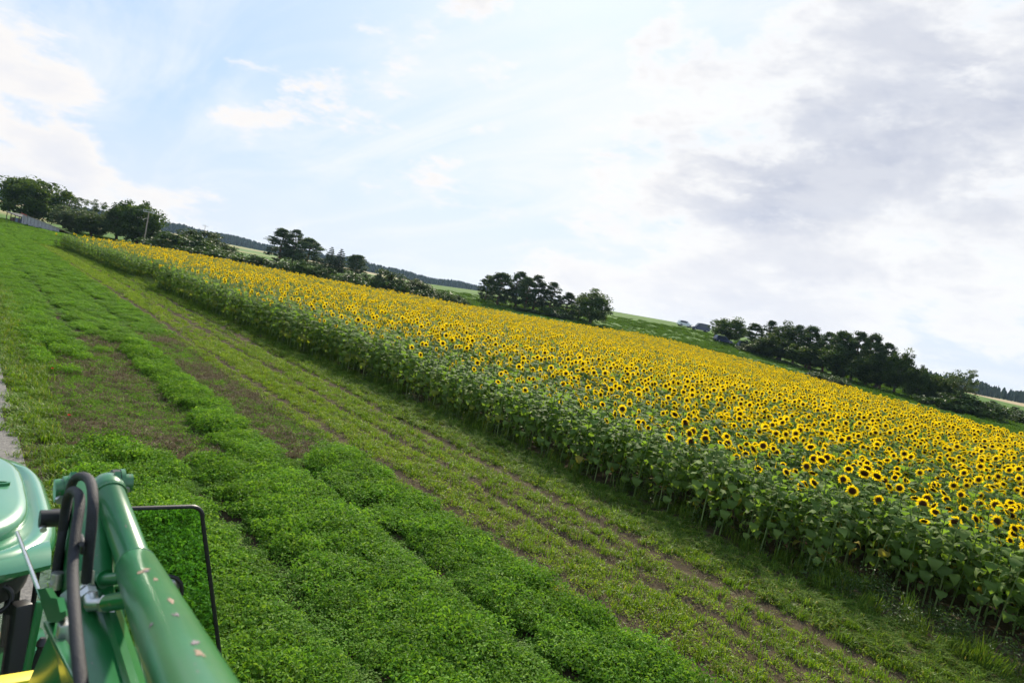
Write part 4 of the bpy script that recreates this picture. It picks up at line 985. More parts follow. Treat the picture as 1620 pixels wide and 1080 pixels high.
def car(tx, ty, d, yaw, paint, label, kind='car'):
    P = at(tx, ty, d); z = H(P.x, P.y); o = empty('parked_car', (P.x, P.y, z), yaw)
    L, W_, hb, hr = 4.4, 1.78, .92, 1.62
    if kind == 'van': L, hb, hr = 4.9, 1.05, 2.1
    def ring(xx, hw, z0, z1):
        return [Vector((xx, -hw, z0)), Vector((xx, -hw, (z0 + z1) / 2)), Vector((xx, -hw * .93, z1)), Vector((xx, hw * .93, z1)), Vector((xx, hw, (z0 + z1) / 2)), Vector((xx, hw, z0))]
    mb = MB(); h = W_ / 2
    mb.rings([ring(-L / 2, h * .86, .42, hb * .86), ring(-L / 2 + .15, h, .28, hb), ring(-.6, h, .25, hb + .04), ring(.9, h, .25, hb), ring(L / 2 - .3, h * .97, .27, hb * .88), ring(L / 2, h * .8, .42, hb * .7)]); mb.build('body', M[paint], o)
    f0, f1 = (-L / 2 + .12, .95) if kind != 'van' else (-L / 2 + .1, 1.35)
    mb = MB(); mb.rings([ring(f0, h * .93, hb, hb + .03), ring(f0 + .35, h * .82, hb, hr - .05), ring(.1, h * .80, hb, hr), ring(f1 - .75, h * .80, hb, hr - .06), ring(f1, h * .93, hb, hb + .03)]); cb = mb.build('cabin', M[paint], o)
    for sgn in (-1, 1):
        for x0, x1 in ((f0 + .42, -.15), (-.05, f1 - .72)):
            mb = MB(); yb = sgn * (h * .905 + .01); yt = sgn * (h * .80 + .025)
            mb.prism([(x0 - .1, yb, hb + .1), (x1 + .05, yb, hb + .1), (x1, yt, hr - .12), (x0 + .05, yt, hr - .12)], (0, sgn * .015, 0)); mb.build('window', M['carglass'], cb)
    mb = MB(); mb.prism([(f1 - .02, -h * .8, hb + .08), (f1 - .02, h * .8, hb + .08), (f1 - .60, h * .68, hr - .12), (f1 - .60, -h * .68, hr - .12)], (.03, 0, .02)); mb.build('windscreen', M['carglass'], cb)
    for sx_ in (-L / 2 + .85, L / 2 - .85):
        for sgn in (-1, 1):
            mb = MB(); mb.tube([(sx_, sgn * (h - .20), .32), (sx_, sgn * (h - .18), .32), (sx_, sgn * (h + .01), .32), (sx_, sgn * (h + .02), .32)], [.24, .32, .32, .26], 16); wh = mb.build('wheel', M['rubber'], o)
            mb = MB(); mb.cyl((sx_, sgn * h, .32), (sx_, sgn * (h + .03), .32), .19, 12); mb.build('rim', M['steel'], wh)
    for sgn in (-1, 1):
        mb = MB(); mb.box((L / 2 - .06, sgn * h * .62, hb * .72), (.08, .3, .14), bev=.02); mb.build('headlight', M['lamp'], o)
    tag(o, label, 'car', 'cars parked on the hill')
heading = math.atan2(R0.y, R0.x)
car(1080, 530, 188, heading + .15, 'whitepaint', 'pale car parked on the hilltop left of the dark van', 'car')
car(1106, 528, 182, heading + math.pi + .1, 'navy', 'dark blue van parked beside the thin open tree', 'van')
car(1143, 541, 160, heading + .2, 'navy', 'dark blue car under the dense round tree', 'car')
car(1181, 549, 156, heading - .1, 'grey_paint', 'grey car half hidden between the round tree and the open pine', 'car')

def house(tx, ty, d, yaw, label):
    P = at(tx, ty, d); z = H(P.x, P.y); o = empty('farmhouse', (P.x, P.y, z), yaw); ht = P.z - z; wl = ht * .52
    mb = MB(); mb.box((0, 0, wl / 2), (11, 8, wl)); mb.prism([(-5.5, -4, wl), (-5.5, 4, wl), (-5.5, 0, ht - .3)], (11, 0, 0)); mb.build('wall', M['plaster'], o)
    for s in (-1, 1):
        mb = MB(); mb.prism([(-6, s * 4.5, wl - .4), (6, s * 4.5, wl - .4), (6, 0, ht), (-6, 0, ht)], (0, 0, .2)); mb.build('roof', M['roof_tile'], o)
    for q in range(4):
        mb = MB(); mb.box((-4 + q * 2.6, -4.03, wl * .5), (1.1, .1, 1.3)); mb.build('window', M['carglass'], o)
        mb = MB(); mb.box((-4 + q * 2.6, 4.03, wl * .5), (1.1, .1, 1.3)); mb.build('window', M['carglass'], o)
    tag(o, label, 'house', 'far houses before the forest')
house(637, 446, 640, heading, 'far red-roofed house between the pale bush and the ball-shaped bush')
house(649, 451, 600, heading + .3, 'second far red-roofed house left of the ball-shaped bush')
# two poppies in the mown gap
M['poppy'] = solid('poppy_petal', (.75, .05, .012), .6, var=.1)
for (px_, py_), lb in (((109, 659), 'red poppy in the mown gap nearer to the tractor'), ((83, 583), 'red poppy further along the verge, the smaller one')):
    p = onz(px_, py_, .28); gx_, gy_ = p.x, p.y; zz = float(z_field(np.array([gx_]), np.array([gy_]))[0]); o = empty('poppy', (gx_, gy_, zz))
    mb = MB(); mb.tube([(0, 0, 0), (.01, .01, .15), (0, 0, .27)], .004, 5); mb.build('stem', M['sf_stem'], o)
    for q in range(4):
        a = q * 1.571; c_, s_2 = math.cos(a), math.sin(a); mb = MB()
        mb.add([(0, 0, .265), (c_ * .02 - s_2 * .024, s_2 * .02 + c_ * .024, .282), (c_ * .036, s_2 * .036, .298), (c_ * .02 + s_2 * .024, s_2 * .02 - c_ * .024, .282)], [(0, 1, 2, 3)]); mb.build('petal', M['poppy'], o)
    tag(o, lb, 'poppy', 'poppies')
# ------------------------------------------------------------------ tractor with raised front loader
def paint_mat():
    m, t, out = new_mat('green_tractor_paint'); L = t.links.new
    b = t.nodes.new('ShaderNodeBsdfPrincipled'); L(b.outputs[0], out.inputs[0])
    c = ramp(t, tnoise(t, 3.5, 6, .6), [(0.3, (.008, .130, .032)), (0.7, (.014, .165, .042))])
    # dust film
    d = ramp(t, tnoise(t, 1.4, 8, .7), [(0.5, (0, 0, 0)), (0.8, (.35, .35, .35))])
    mx = t.nodes.new('ShaderNodeMix'); mx.data_type = 'RGBA'; L(d, mx.inputs[0]); L(c, mx.inputs[6]); mx.inputs[7].default_value = (.10, .15, .07, 1)
    sc_ = ramp(t, tnoise(t, 55, 3, .5, 'Object', (1, .25, 1)), [(0.70, (0, 0, 0)), (0.74, (.8, .8, .8))])     # scuffs worn through the paint
    m3 = t.nodes.new('ShaderNodeMix'); m3.data_type = 'RGBA'; L(sc_, m3.inputs[0]); L(mx.outputs[2], m3.inputs[6]); m3.inputs[7].default_value = (.16, .13, .10, 1)
    L(m3.outputs[2], b.inputs['Base Color'])
    b.inputs['Roughness'].default_value = .32; b.inputs['Specular IOR Level'].default_value = .55; b.inputs['Coat Weight'].default_value = .5; b.inputs['Coat Roughness'].default_value = .18
    bn = t.nodes.new('ShaderNodeBump'); bn.inputs['Strength'].default_value = .05; bn.inputs['Distance'].default_value = .01; L(tnoise(t, 18, 4), bn.inputs['Height']); L(bn.outputs[0], b.inputs['Normal'])
    return m
M['jd'] = paint_mat()
M['jdroof'] = solid('green_roof_plastic', (.022, .19, .078), .36, var=.08, scale=2, spec=.8, coat=1.0)
M['yellow'] = solid('yellow_paint', (.80, .62, .02), .4, var=.06)
M['blackm'] = solid('black_painted_metal', (.012, .012, .014), .45, var=.2)
M['hose'] = solid('black_hose', (.014, .014, .018), .72, var=.35, scale=30, bump=.25, bscale=220)
M['zinc'] = solid('zinc_fitting', (.58, .57, .55), .35, .85, var=.2, scale=30)
M['chrome'] = solid('polished_rod', (.72, .74, .76), .18, 1.0, var=.05)
M['chip'] = solid('bare_chipped_spot', (.24, .17, .115), .8, var=.35, scale=60)
M['primer'] = solid('grey_bare_metal', (.15, .13, .14), .7, .1, var=.3, scale=60)
M['cabglass'] = glass('cab_glass', (.72, .80, .76))
M['doorglass'] = glass('tinted_door_glass', (.70, .87, .79))
M['interior'] = solid('dark_cab_trim', (.035, .036, .030), .8, var=.2)
M['seatm'] = solid('seat_fabric', (.05, .05, .045), .95, var=.25)
M['rimy'] = M['yellow']
TR = empty('tractor', (-.3, 3.4, 0)); TO = Vector((-.3, 3.4, 0))
tag(TR, 'green tractor on the gravel road with its front loader raised towards the viewer', 'tractor')
def part(mb, name, mat, parent=None, **k): return mb.build(name, M[mat], parent or TR, TO, **k)
def sup(cx, cy, a, b, z, n=56, p=4.0):
    out = []
    for i in range(n):
        t = 6.28319 * i / n; c, s = math.cos(t), math.sin(t)
        out.append(Vector((cx + a * math.copysign(abs(c) ** (2 / p), c), cy + b * math.copysign(abs(s) ** (2 / p), s), z)))
    return out
# cab roof: shell with a groove and a raised centre panel
mb = MB(); cx_, cy_ = -.3, 4.10
mb.rings([sup(cx_, cy_, .80, .76, 2.60), sup(cx_, cy_, .85, .80, 2.62), sup(cx_, cy_, .865, .815, 2.655), sup(cx_, cy_, .855, .805, 2.70), sup(cx_, cy_, .825, .78, 2.73), sup(cx_, cy_, .785, .75, 2.735), sup(cx_, cy_ + .02, .765, .73, 2.715), sup(cx_, cy_ + .03, .74, .71, 2.712)])
roof = part(mb, 'cab_roof', 'jdroof', ang=60)
mb = MB(); yc = 4.17
mb.rings([sup(cx_, yc, .755, .70, 2.70, p=3.6), sup(cx_, yc, .755, .70, 2.745, p=3.6), sup(cx_, yc, .735, .68, 2.770, p=3.6), sup(cx_, yc, .70, .645, 2.782, p=3.6), sup(cx_, yc, .45, .40, 2.795, p=3.2), sup(cx_, yc, .12, .1, 2.80, p=2.5)])
part(mb, 'roof_panel', 'jdroof', roof, ang=60)
mb = MB(); q = onz(3, 765, 2.79); mb.rings([sup(q.x - .02, q.y, .055, .022, 2.782, 20, 2.4), sup(q.x - .02, q.y, .055, .022, 2.799, 20, 2.4), sup(q.x - .02, q.y, .040, .012, 2.800, 20, 2.4), sup(q.x - .02, q.y, .036, .010, 2.786, 20, 2.4)]); part(mb, 'roof_slot', 'jd', roof)
# scalloped front lip
mb = MB()
pts = []
for i in range(25):
    f_ = i / 24; xx = -1.10 + 1.6 * f_; pts.append(xx)
rs = []
for xx in pts:
    sc_ = .10 * math.exp(-((xx - .30) / .13) ** 2) + .10 * math.exp(-((xx + .90) / .13) ** 2)
    y0 = 3.29 + .10 * abs((xx + .3) / .8) ** 4
    rs.append([Vector((xx, y0, 2.655)), Vector((xx, y0 - .012, 2.68)), Vector((xx, y0 + .03, 2.718)), Vector((xx, y0 + .12, 2.737 - sc_ * .25)), Vector((xx, y0 + .22, 2.70)), Vector((xx, y0 + .22, 2.655))])
mb.rings(rs); part(mb, 'roof_lip', 'jdroof', roof, ang=60)
mb = MB(); mb.rings([sup(cx_, cy_, .78, .72, 2.47), sup(cx_, cy_, .80, .75, 2.61)]); part(mb, 'headliner', 'interior')
# cab: pillars, screen, rear and floor
for nm, a, b in (('front_pillar', (.44, 3.36, 1.15), (.42, 3.42, 2.5)), ('front_pillar', (-1.04, 3.36, 1.15), (-1.02, 3.42, 2.5)), ('rear_pillar', (.54, 4.62, 1.2), (.50, 4.62, 2.5)), ('rear_pillar', (-1.14, 4.62, 1.2), (-1.10, 4.62, 2.5))):
    mb = MB(); mb.bar(a, b, .07, .07, bev=.012); part(mb, nm, 'blackm')
mb = MB(); mb.prism([(-1.0, 3.36, 1.4), (.41, 3.36, 1.4), (.40, 3.41, 2.45), (-.99, 3.41, 2.45)], (0, .006, 0)); part(mb, 'windscreen', 'cabglass', smooth=False)
mb = MB(); mb.prism([(-1.1, 4.66, 1.5), (.5, 4.66, 1.5), (.48, 4.66, 2.46), (-1.08, 4.66, 2.46)], (0, .006, 0)); part(mb, 'rear_window', 'cabglass', smooth=False)
mb = MB(); mb.box((-.3, 3.98, 1.12), (1.6, 1.30, .08)); mb.box((-.3, 4.66, 1.33), (1.62, .08, .36)); mb.box((.46, 4.2, 1.35), (.10, .85, .42), bev=.03); mb.box((-1.06, 4.2, 1.35), (.10, .85, .42), bev=.03); part(mb, 'cab_floor', 'interior')
mb = MB(); mb.box((-.3, 3.52, 1.55), (.62, .26, .80), bev=.05); mb.box((.20, 3.55, 1.9), (.5, .20, .12), bev=.03); part(mb, 'dashboard', 'interior')
mb = MB(); mb.box((-.3, 4.35, 1.62), (.52, .5, .14), bev=.05); mb.box((-.3, 4.58, 1.98), (.50, .12, .66), bev=.05); mb.box((-.3, 4.35, 1.35), (.3, .3, .4)); part(mb, 'seat', 'seatm')
def ring_path(c, r, nrm, n=28):
    nrm = Vector(nrm).normalized(); u = nrm.orthogonal().normalized(); v = nrm.cross(u); return [Vector(c) + (u * math.cos(6.28319 * i / n) + v * math.sin(6.28319 * i / n)) * r for i in range(n + 1)]
mb = MB(); mb.tube(ring_path((-.3, 3.82, 1.98), .19, (0, -.6, .8)), .016, 10); mb.tube([(-.3, 3.82, 1.98), (-.3, 3.6, 1.72)], .025, 10)
for q in range(3): mb.tube([(-.3, 3.82, 1.98), ring_path((-.3, 3.82, 1.98), .19, (0, -.6, .8))[q * 9 + 3]], .012, 8)
part(mb, 'steering_wheel', 'blackm')
c = ony(-6, 948, 3.46); mb = MB(); mb.tube(ring_path(c, .055, (0.1, -1, .3)), .012, 10); mb.tube([c + Vector((0, 0, .05)), c + Vector((-.05, .02, .22))], .008, 8); part(mb, 'round_mirror', 'blackm')
# lever with two round knobs
k1, k2 = ony(19, 1028, 3.62), ony(19, 1046, 3.62); base = ony(13, 1110, 3.62)
mb = MB(); mb.tube([base, k2, k1], .011, 8)
for kk in (k1, k2):
    mb.tube([kk + Vector((0, 0, -.024)), kk + Vector((0, 0, -.016)), kk, kk + Vector((0, 0, .016)), kk + Vector((0, 0, .024))], [.006, .018, .024, .018, .006], 12)
part(mb, 'lever', 'blackm')
k1 = ony(66, 1018, 3.44); mb = MB(); mb.tube([ony(45, 1085, 3.44), k1], [.018, .012], 8); mb.tube([k1 + Vector((0, 0, -.02)), k1, k1 + Vector((0, 0, .03))], [.012, .026, .010], 12); part(mb, 'lever', 'blackm')
# bonnet, front end, wheels and axles under the loader
mb = MB()
def hood_ring(y, hw, zt, zb): return [Vector((-.3 - hw, y, zb)), Vector((-.3 - hw, y, zt - .14)), Vector((-.3 - hw * .86, y, zt - .03)), Vector((-.3, y, zt)), Vector((-.3 + hw * .86, y, zt - .03)), Vector((-.3 + hw, y, zt - .14)), Vector((-.3 + hw, y, zb))]
mb.rings([hood_ring(3.34, .36, 1.66, .9), hood_ring(2.6, .36, 1.62, .85), hood_ring(1.9, .34, 1.52, .8), hood_ring(1.55, .28, 1.40, .8)]); part(mb, 'bonnet', 'jd')
for s in (-1, 1):
    mb = MB(); mb.box((-.3 + s * .365, 2.5, 1.30), (.012, 1.5, .06)); part(mb, 'bonnet_stripe', 'yellow')
mb = MB(); mb.box((-.3, 2.9, .75), (.5, 3.4, .4), bev=.05); mb.cyl((-1.1, 1.95, .55), (.5, 1.95, .55), .09); mb.cyl((-1.05, 4.55, .78), (.45, 4.55, .78), .16); part(mb, 'chassis', 'blackm')
def wheel(x, y, r, wd):
    mb = MB(); mb.tube([(x - wd / 2, y, r), (x - wd / 2, y, r), (x - wd * .32, y, r), (x + wd * .32, y, r), (x + wd / 2, y, r), (x + wd / 2, y, r)], [r * .62, r * .9, r * .98, r * .98, r * .9, r * .62], 40)
    for i in range(20):
        a = 6.283 * i / 20
        for s in (-1, 1):
            aa = a + s * .08; p0 = Vector((x, y + math.cos(aa) * r * .985, r + math.sin(aa) * r * .985)); ab = aa + .16; p1 = Vector((x + s * wd * .47, y + math.cos(ab) * r * .955, r + math.sin(ab) * r * .955)); mb.bar(p0, p1, .05, .05, (0, math.cos(aa), math.sin(aa)))
    wo_ = part(mb, 'wheel', 'rubber'); mb = MB()
    mb.tube([(x - wd * .42, y, r), (x - wd * .1, y, r), (x, y, r), (x + wd * .1, y, r), (x + wd * .42, y, r)], [r * .60, r * .5, r * .2, r * .5, r * .60], 28, cap=False); part(mb, 'rim', 'yellow', wo_)
for x_, y_, r_, w_ in ((.55, 4.55, .78, .40), (-1.15, 4.55, .78, .40), (.45, 1.95, .52, .30), (-1.05, 1.95, .52, .30)): wheel(x_, y_, r_, w_)
for s in (-1, 1):
    mb = MB(); rs = []
    for i in range(10):
        a = R(20 + 14 * i); rs.append([Vector((-.3 + s * .64, 4.55 + math.cos(a) * .88, .78 + math.sin(a) * .88)), Vector((-.3 + s * 1.02, 4.55 + math.cos(a) * .88, .78 + math.sin(a) * .88)), Vector((-.3 + s * 1.02, 4.55 + math.cos(a) * .84, .78 + math.sin(a) * .84)), Vector((-.3 + s * .64, 4.55 + math.cos(a) * .84, .78 + math.sin(a) * .84))])
    mb.rings(rs); part(mb, 'fender', 'jd')
# black cross member with yellow edge between the loader arms
q = ony(100, 1056, 2.55); mb = MB(); mb.box((q.x - .66, 2.56, q.z - .10), (1.30, .10, .16), bev=.012); cm = part(mb, 'cross_member', 'blackm')
mb = MB(); mb.box((q.x - .655, 2.53, q.z - .004), (1.30, .06, .022), bev=.006); part(mb, 'yellow_edge', 'yellow', cm)
# ---- left door, swung open: glass in a black rubber frame
YD = 4.49
c0 = ony(325, 800, YD); c1 = ony(350, 1052, YD); tl = Vector((.60, YD, c0.z + .005)); bl = Vector((.62, YD, c1.z - .32)); br = Vector((c1.x - .01, YD, c1.z - .32))
outl = [tl, Vector((c0.x - .09, YD, c0.z))]
for i in range(1, 8):
    a = R(90 * i / 7); outl.append(Vector((c0.x - .09 + .085 * math.sin(a), YD, c0.z - .085 + .085 * math.cos(a))))
outl += [c1, br, bl]
mb = MB(); mb.prism(outl, (0, .006, 0)); door = part(mb, 'door', 'doorglass', smooth=False)
mb = MB(); mb.tube(outl + [tl], .014, 8); part(mb, 'door_frame', 'blackm', door)
h0 = ony(266, 912, YD - .04)
mb = MB(); mb.tube([ony(x_, y_, YD - .05) for x_, y_ in ((262, 910), (270, 911), (279, 914), (286, 922), (288, 934), (286, 946), (278, 960))], .013, 8); part(mb, 'door_handle', 'blackm', door)
mb = MB(); mb.box(ony(274, 928, YD - .02), (.07, .03, .10), bev=.012); part(mb, 'door_lock', 'zinc', door)
# ---- loader arm on the left side
Y = Vector((0, 1, 0)); XX = Vector((1, 0, 0)); ZZ = Vector((0, 0, 1))
kn = Vector((.42, 2.28, 3.44))          # knee pin
# rear boom: two plates and a box going down to the mast
foot = Vector((.36, 2.95, 1.72))
rear = MB()
def plate(a, b, xc, th, w0, w1, up=(1, 0, 0)):
    a = Vector(a); b = Vector(b); d = (b - a).normalized(); s = XX.cross(d).normalized(); return [a - s * w0, a + s * w0, b + s * w1, b - s * w1]
p = plate(kn + Vector((-.075, .02, -.015)), onx(98, 1015, .345), 0, 0, .055, .075)
rear.prism(p, (.016, 0, 0)); p2 = [q + Vector((.115, 0, 0)) for q in p]; rear.prism(p2, (.016, 0, 0))
rear.prism([q + Vector((.016, .03, -.06)) for q in plate(kn + Vector((-.075, .03, -.05)), onx(98, 1015, .345), 0, 0, .012, .014)], (.099, 0, 0))
rear.bar(onx(98, 1000, .345) + Vector((.06, 0, 0)), foot, .12, .17, bev=.012)
arm = part(rear, 'loader_boom', 'jd')
mb = MB(); mb.bar(foot + Vector((0, .05, .25)), Vector((.36, 2.9, .8)), .16, .24, bev=.02); part(mb, 'loader_mast', 'jd')
# front boom, box section with a folded ridge, running forward under the cylinder
fb0 = onx(152, 990, .385); fb1 = onx(180, 1092, .385); dirv = (fb1 - fb0).normalized(); fb2 = fb1 + dirv * .9; fbm = fb0 - dirv * .16
mb = MB()
def bsec(c, d_):
    n_ = XX.cross(d_).normalized(); n_ = n_ if n_.z > 0 else -n_
    return [c + XX * -.062 - n_ * .11, c + XX * -.062 + n_ * .005, c + XX * -.045 + n_ * .022, c + XX * .012 + n_ * .026, c + XX * .020 + n_ * .040, c + XX * .036 + n_ * .040, c + XX * .060 + n_ * .014, c + XX * .062 - n_ * .11]
mb.rings([bsec(fbm, dirv), bsec(fb0, dirv), bsec(fb1, dirv), bsec(fb2, dirv)]); part(mb, 'front_boom', 'jd', arm, ang=30)
mb = MB(); mb.bar(kn + Vector((-.02, .02, -.05)), fb0 + Vector((0, .05, -.05)), .10, .13, bev=.015); part(mb, 'boom_knee', 'jd', arm)
# tilt cylinder: slim upper tube, thick barrel, collars
t0_ = at(170, 772, 2.06); t1_ = at(215, 895, 1.80); t2_ = at(297, 1072, .97); dv = (t2_ - t1_).normalized(); t3_ = t2_ + dv * .55
mb = MB(); mb.tube([t0_ - (t1_ - t0_).normalized() * .05, t0_ - (t1_ - t0_).normalized() * .042, t0_ - (t1_ - t0_).normalized() * .025, t0_, t0_.lerp(t1_, .05), t0_.lerp(t1_, .08), t0_.lerp(t1_, .095), t1_.lerp(t0_, .02)], [.012, .029, .040, .045, .046, .045, .0405, .041], 32); cy = part(mb, 'cylinder_neck', 'jd', arm, ang=40)
mb = MB(); mb.tube([t1_ - dv * .02, t1_ + dv * .02, t1_ + dv * .05, t2_, t3_], [.040, .048, .0495, .0495, .0495], 36); bar_ = part(mb, 'tilt_cylinder', 'jd', arm, ang=40)
# link plates under the slim tube
for dx in (-.045, .035):
    mb = MB(); a = t0_ + Vector((dx, .02, -.03)); b = t1_ + Vector((dx, .04, -.075)); mb.bar(a, b, .010, .05, (1, 0, 0)); part(mb, 'link_plate', 'jd', arm)
# knee pins across the arm
mb = MB(); pl = ony(86, 776, 2.30); pr = ony(198, 764, 2.30)
mb.cyl(pl, pl + Vector((.05, 0, .004)), .034, 24); mb.cyl(pl + Vector((.0, 0, 0)), pr, .022, 20); mb.cyl(pr - Vector((.018, 0, 0)), pr - Vector((.006, 0, 0)), .044, 28); mb.cyl(pr - Vector((.01, 0, 0)), pr + Vector((.018, 0, 0)), .028, 24); pin = part(mb, 'knee_pin', 'jd', arm)
mb = MB(); mb.cyl(pr - Vector((.040, 0, 0)), pr - Vector((.018, 0, 0)), .042, 28); part(mb, 'pin_washer', 'blackm', arm)
mb = MB(); mb.tube([pl + Vector((.012, -.034, -.012)), pl + Vector((.012, -.046, -.014))], .012, 6); mb.tube([pr + Vector((0, -.026, -.010)), pr + Vector((0, -.036, -.012))], .010, 6); part(mb, 'bolt', 'zinc', arm)
p2_ = ony(70, 820, 2.36); mb = MB(); mb.cyl(p2_ - Vector((.012, 0, 0)), p2_ + Vector((.10, 0, 0)), .026, 24); part(mb, 'lower_pin', 'blackm', arm)
mb = MB(); mb.tube([p2_ + Vector((-.002, -.022, -.020)), p2_ + Vector((-.002, -.034, -.022))], .010, 6); part(mb, 'bolt', 'zinc', arm)
mb = MB(); kb_ = pl.lerp(pr, .30); mb.cyl(pl.lerp(pr, .12), pl.lerp(pr, .42), .040, 28); part(mb, 'pin_boss', 'jd', arm)
# oil ports on the barrel and zinc fittings
s0 = at(205, 912, 1.74); s1 = at(158, 917, 1.80); mb = MB(); mb.cyl(s0, s1, .016, 18); mb.cyl(s1 + (s0 - s1) * .12, s1 + (s0 - s1) * .2, .024, 18); part(mb, 'oil_port', 'jd', bar_)
mb = MB(); mb.cyl(s1, s1 + (s1 - s0) * .18, .012, 6); part(mb, 'bolt', 'zinc', bar_)
s2 = at(214, 945, 1.58); s3 = at(172, 953, 1.66); mb = MB(); mb.cyl(s2, s3, .021, 20); part(mb, 'oil_port', 'jd', bar_)
f1_ = at(176, 954, 1.66); f2_ = at(146, 956, 1.70); f3_ = at(136, 926, 1.76)
mb = MB(); mb.cyl(f1_, f1_.lerp(f2_, .32), .022, 6); mb.tube([f1_.lerp(f2_, .3), f2_.lerp(f1_, .12), f2_, f2_.lerp(f3_, .2), f2_.lerp(f3_, .5)], [.015, .016, .018, .017, .016], 14); mb.cyl(f2_.lerp(f3_, .38), f2_.lerp(f3_, .66), .021, 6); mb.cyl(f2_.lerp(f3_, .72), f2_.lerp(f3_, 1.05), .0195, 14); part(mb, 'hose_fitting', 'zinc', arm)
# hoses
def smooth_path(pts, n=6):
    out = []; P = [pts[0]] + list(pts) + [pts[-1]]
    for i in range(1, len(P) - 2):
        for j in range(n):
            t = j / n; a, b, c, d = P[i - 1], P[i], P[i + 1], P[i + 2]
            out.append(.5 * ((2 * b) + (c - a) * t + (2 * a - 5 * b + 4 * c - d) * t * t + (3 * b - a - 3 * c + d) * t ** 3))
    return out + [pts[-1]]
for pix, xs_ in ((((136, 922), (140, 880), (145, 830), (147, 790), (143, 762), (131, 753), (118, 758), (110, 778), (104, 815), (96, 860), (88, 910), (84, 960)), (.33, .325, .32, .32, .325, .33, .335, .34, .335, .33, .33, .33)),
                 (((132, 1110), (124, 1040), (118, 970), (115, 900), (120, 840), (126, 800), (124, 782), (114, 776), (106, 790), (100, 830), (92, 900), (90, 960)), (.262, .265, .272, .285, .295, .305, .31, .32, .325, .33, .335, .34))):
    mb = MB(); mb.tube(smooth_path([onx(a[0], a[1], x_) for a, x_ in zip(pix, xs_)]), .0115, 14); part(mb, 'hose', 'hose', arm)
# crimped ferrules, a clamp over both hoses, a weld bead where the barrel starts
for (xa, ya, xb, yb, X_1) in ((136, 925, 138, 902, .331), (88, 930, 92, 905, .33)):
    mb = MB(); a = onx(xa, ya, X_1); b = onx(xb, yb, X_1)
    for i_ in range(5): mb.cyl(a.lerp(b, i_ / 5), a.lerp(b, i_ / 5 + .14), .0155, 14)
    mb.cyl(a, b, .0140, 14); part(mb, 'ferrule', 'zinc', arm)
mb = MB(); mb.box(onx(129, 860, .312), (.012, .075, .022), bev=.003); mb.cyl(onx(129, 860, .300), onx(129, 860, .318), .006, 6); part(mb, 'hose_clamp', 'blackm', arm)
mb = MB(); mb.tube(ring_path(t1_ + dv * .012, .0465, dv, 36), .0032, 8); mb.tube(ring_path(t0_.lerp(t1_, .10), .0430, t1_ - t0_, 32), .003, 8); part(mb, 'weld_bead', 'jd', bar_)
# level indicator: rod, bracket, bar
r0_ = onx(27, 842, .29); r1_ = onx(62, 934, .29); mb = MB(); mb.tube([r0_, r1_ + (r1_ - r0_) * .1], .0062, 12); part(mb, 'indicator_rod', 'chrome', arm)
b_ = [onx(a, b, .285) for a, b in ((57, 931), (72, 930), (80, 945), (90, 946), (95, 968), (104, 966), (105, 974), (92, 983), (76, 985))]
mb = MB(); mb.prism(b_, (.014, 0, 0)); part(mb, 'indicator_bracket', 'jd', arm)
g0 = onx(78, 985, .29); g1 = onx(134, 1092, .29); mb = MB(); mb.bar(g0, g1 + (g1 - g0) * .5, .015, .024, (1, 0, 0), .004); part(mb, 'indicator_bar', 'jd', arm)
mb = MB(); mb.box(onx(102, 1000, .30), (.03, .03, .05), bev=.004); part(mb, 'clamp', 'zinc', arm)
mb = MB(); mb.bar(ony(64, 950, 3.05), ony(36, 1090, 3.05), .02, .028, bev=.006); part(mb, 'brace', 'jd', arm)
mb = MB(); mb.tube([onx(a, b, .45) for a, b in ((207, 1024), (214, 1028), (219, 1040), (224, 1064), (228, 1092))], .006, 8); part(mb, 'guard_rod', 'jd', arm)
# chipped paint on the barrel: thin flakes following its round surface
ax_ = dv; 
def on_barrel(pt, rad, u, v):
    c = t1_ + dv * (Vector(pt) - t1_).dot(dv); n_ = (Vector(pt) - c).normalized(); s = dv.cross(n_)
    return c + dv * u + (n_ * math.cos(v / rad) + s * math.sin(v / rad)) * rad
def cyl_hit(x_, y_, rad):
    """where the sight line through a pixel meets the barrel"""
    o_ = CO - t1_; d_ = ray(x_, y_).normalized(); o2 = o_ - dv * o_.dot(dv); d2 = d_ - dv * d_.dot(dv); a = d2.dot(d2); b = 2 * o2.dot(d2); c = o2.dot(o2) - rad * rad; D = b * b - 4 * a * c
    return None if D < 0 else CO + d_ * ((-b - math.sqrt(D)) / (2 * a))
rr = random.Random(5)
for (x_, y_, lu, lv, mt) in ((228, 902, .045, .026, 'chip'), (232, 903, .028, .016, 'primer'), (246, 916, .040, .008, 'chip'), (270, 950, .075, .012, 'chip'), (279, 972, .026, .014, 'primer'), (309, 1016, .026, .012, 'primer'), (316, 1032, .045, .012, 'chip'), (240, 988, .022, .010, 'primer')):
    h_ = cyl_hit(x_, y_, .0495)
    if h_ is None: continue
    mb = MB(); ring0 = []; n = 14
    for i in range(n):
        a = 6.283 * i / n; f_ = rr.uniform(.4, 1.25); ring0.append((lu / 2 * math.cos(a) * f_, lv / 2 * math.sin(a) * f_))
    mb.add([on_barrel(h_, .0502 + (.0003 if mt == 'primer' else 0), 0, 0)] + [on_barrel(h_, .0500 + (.0003 if mt == 'primer' else 0), u, v) for u, v in ring0], [(0, 1 + i, 1 + (i + 1) % n) for i in range(n)]); part(mb, 'paint_chip', mt, bar_)
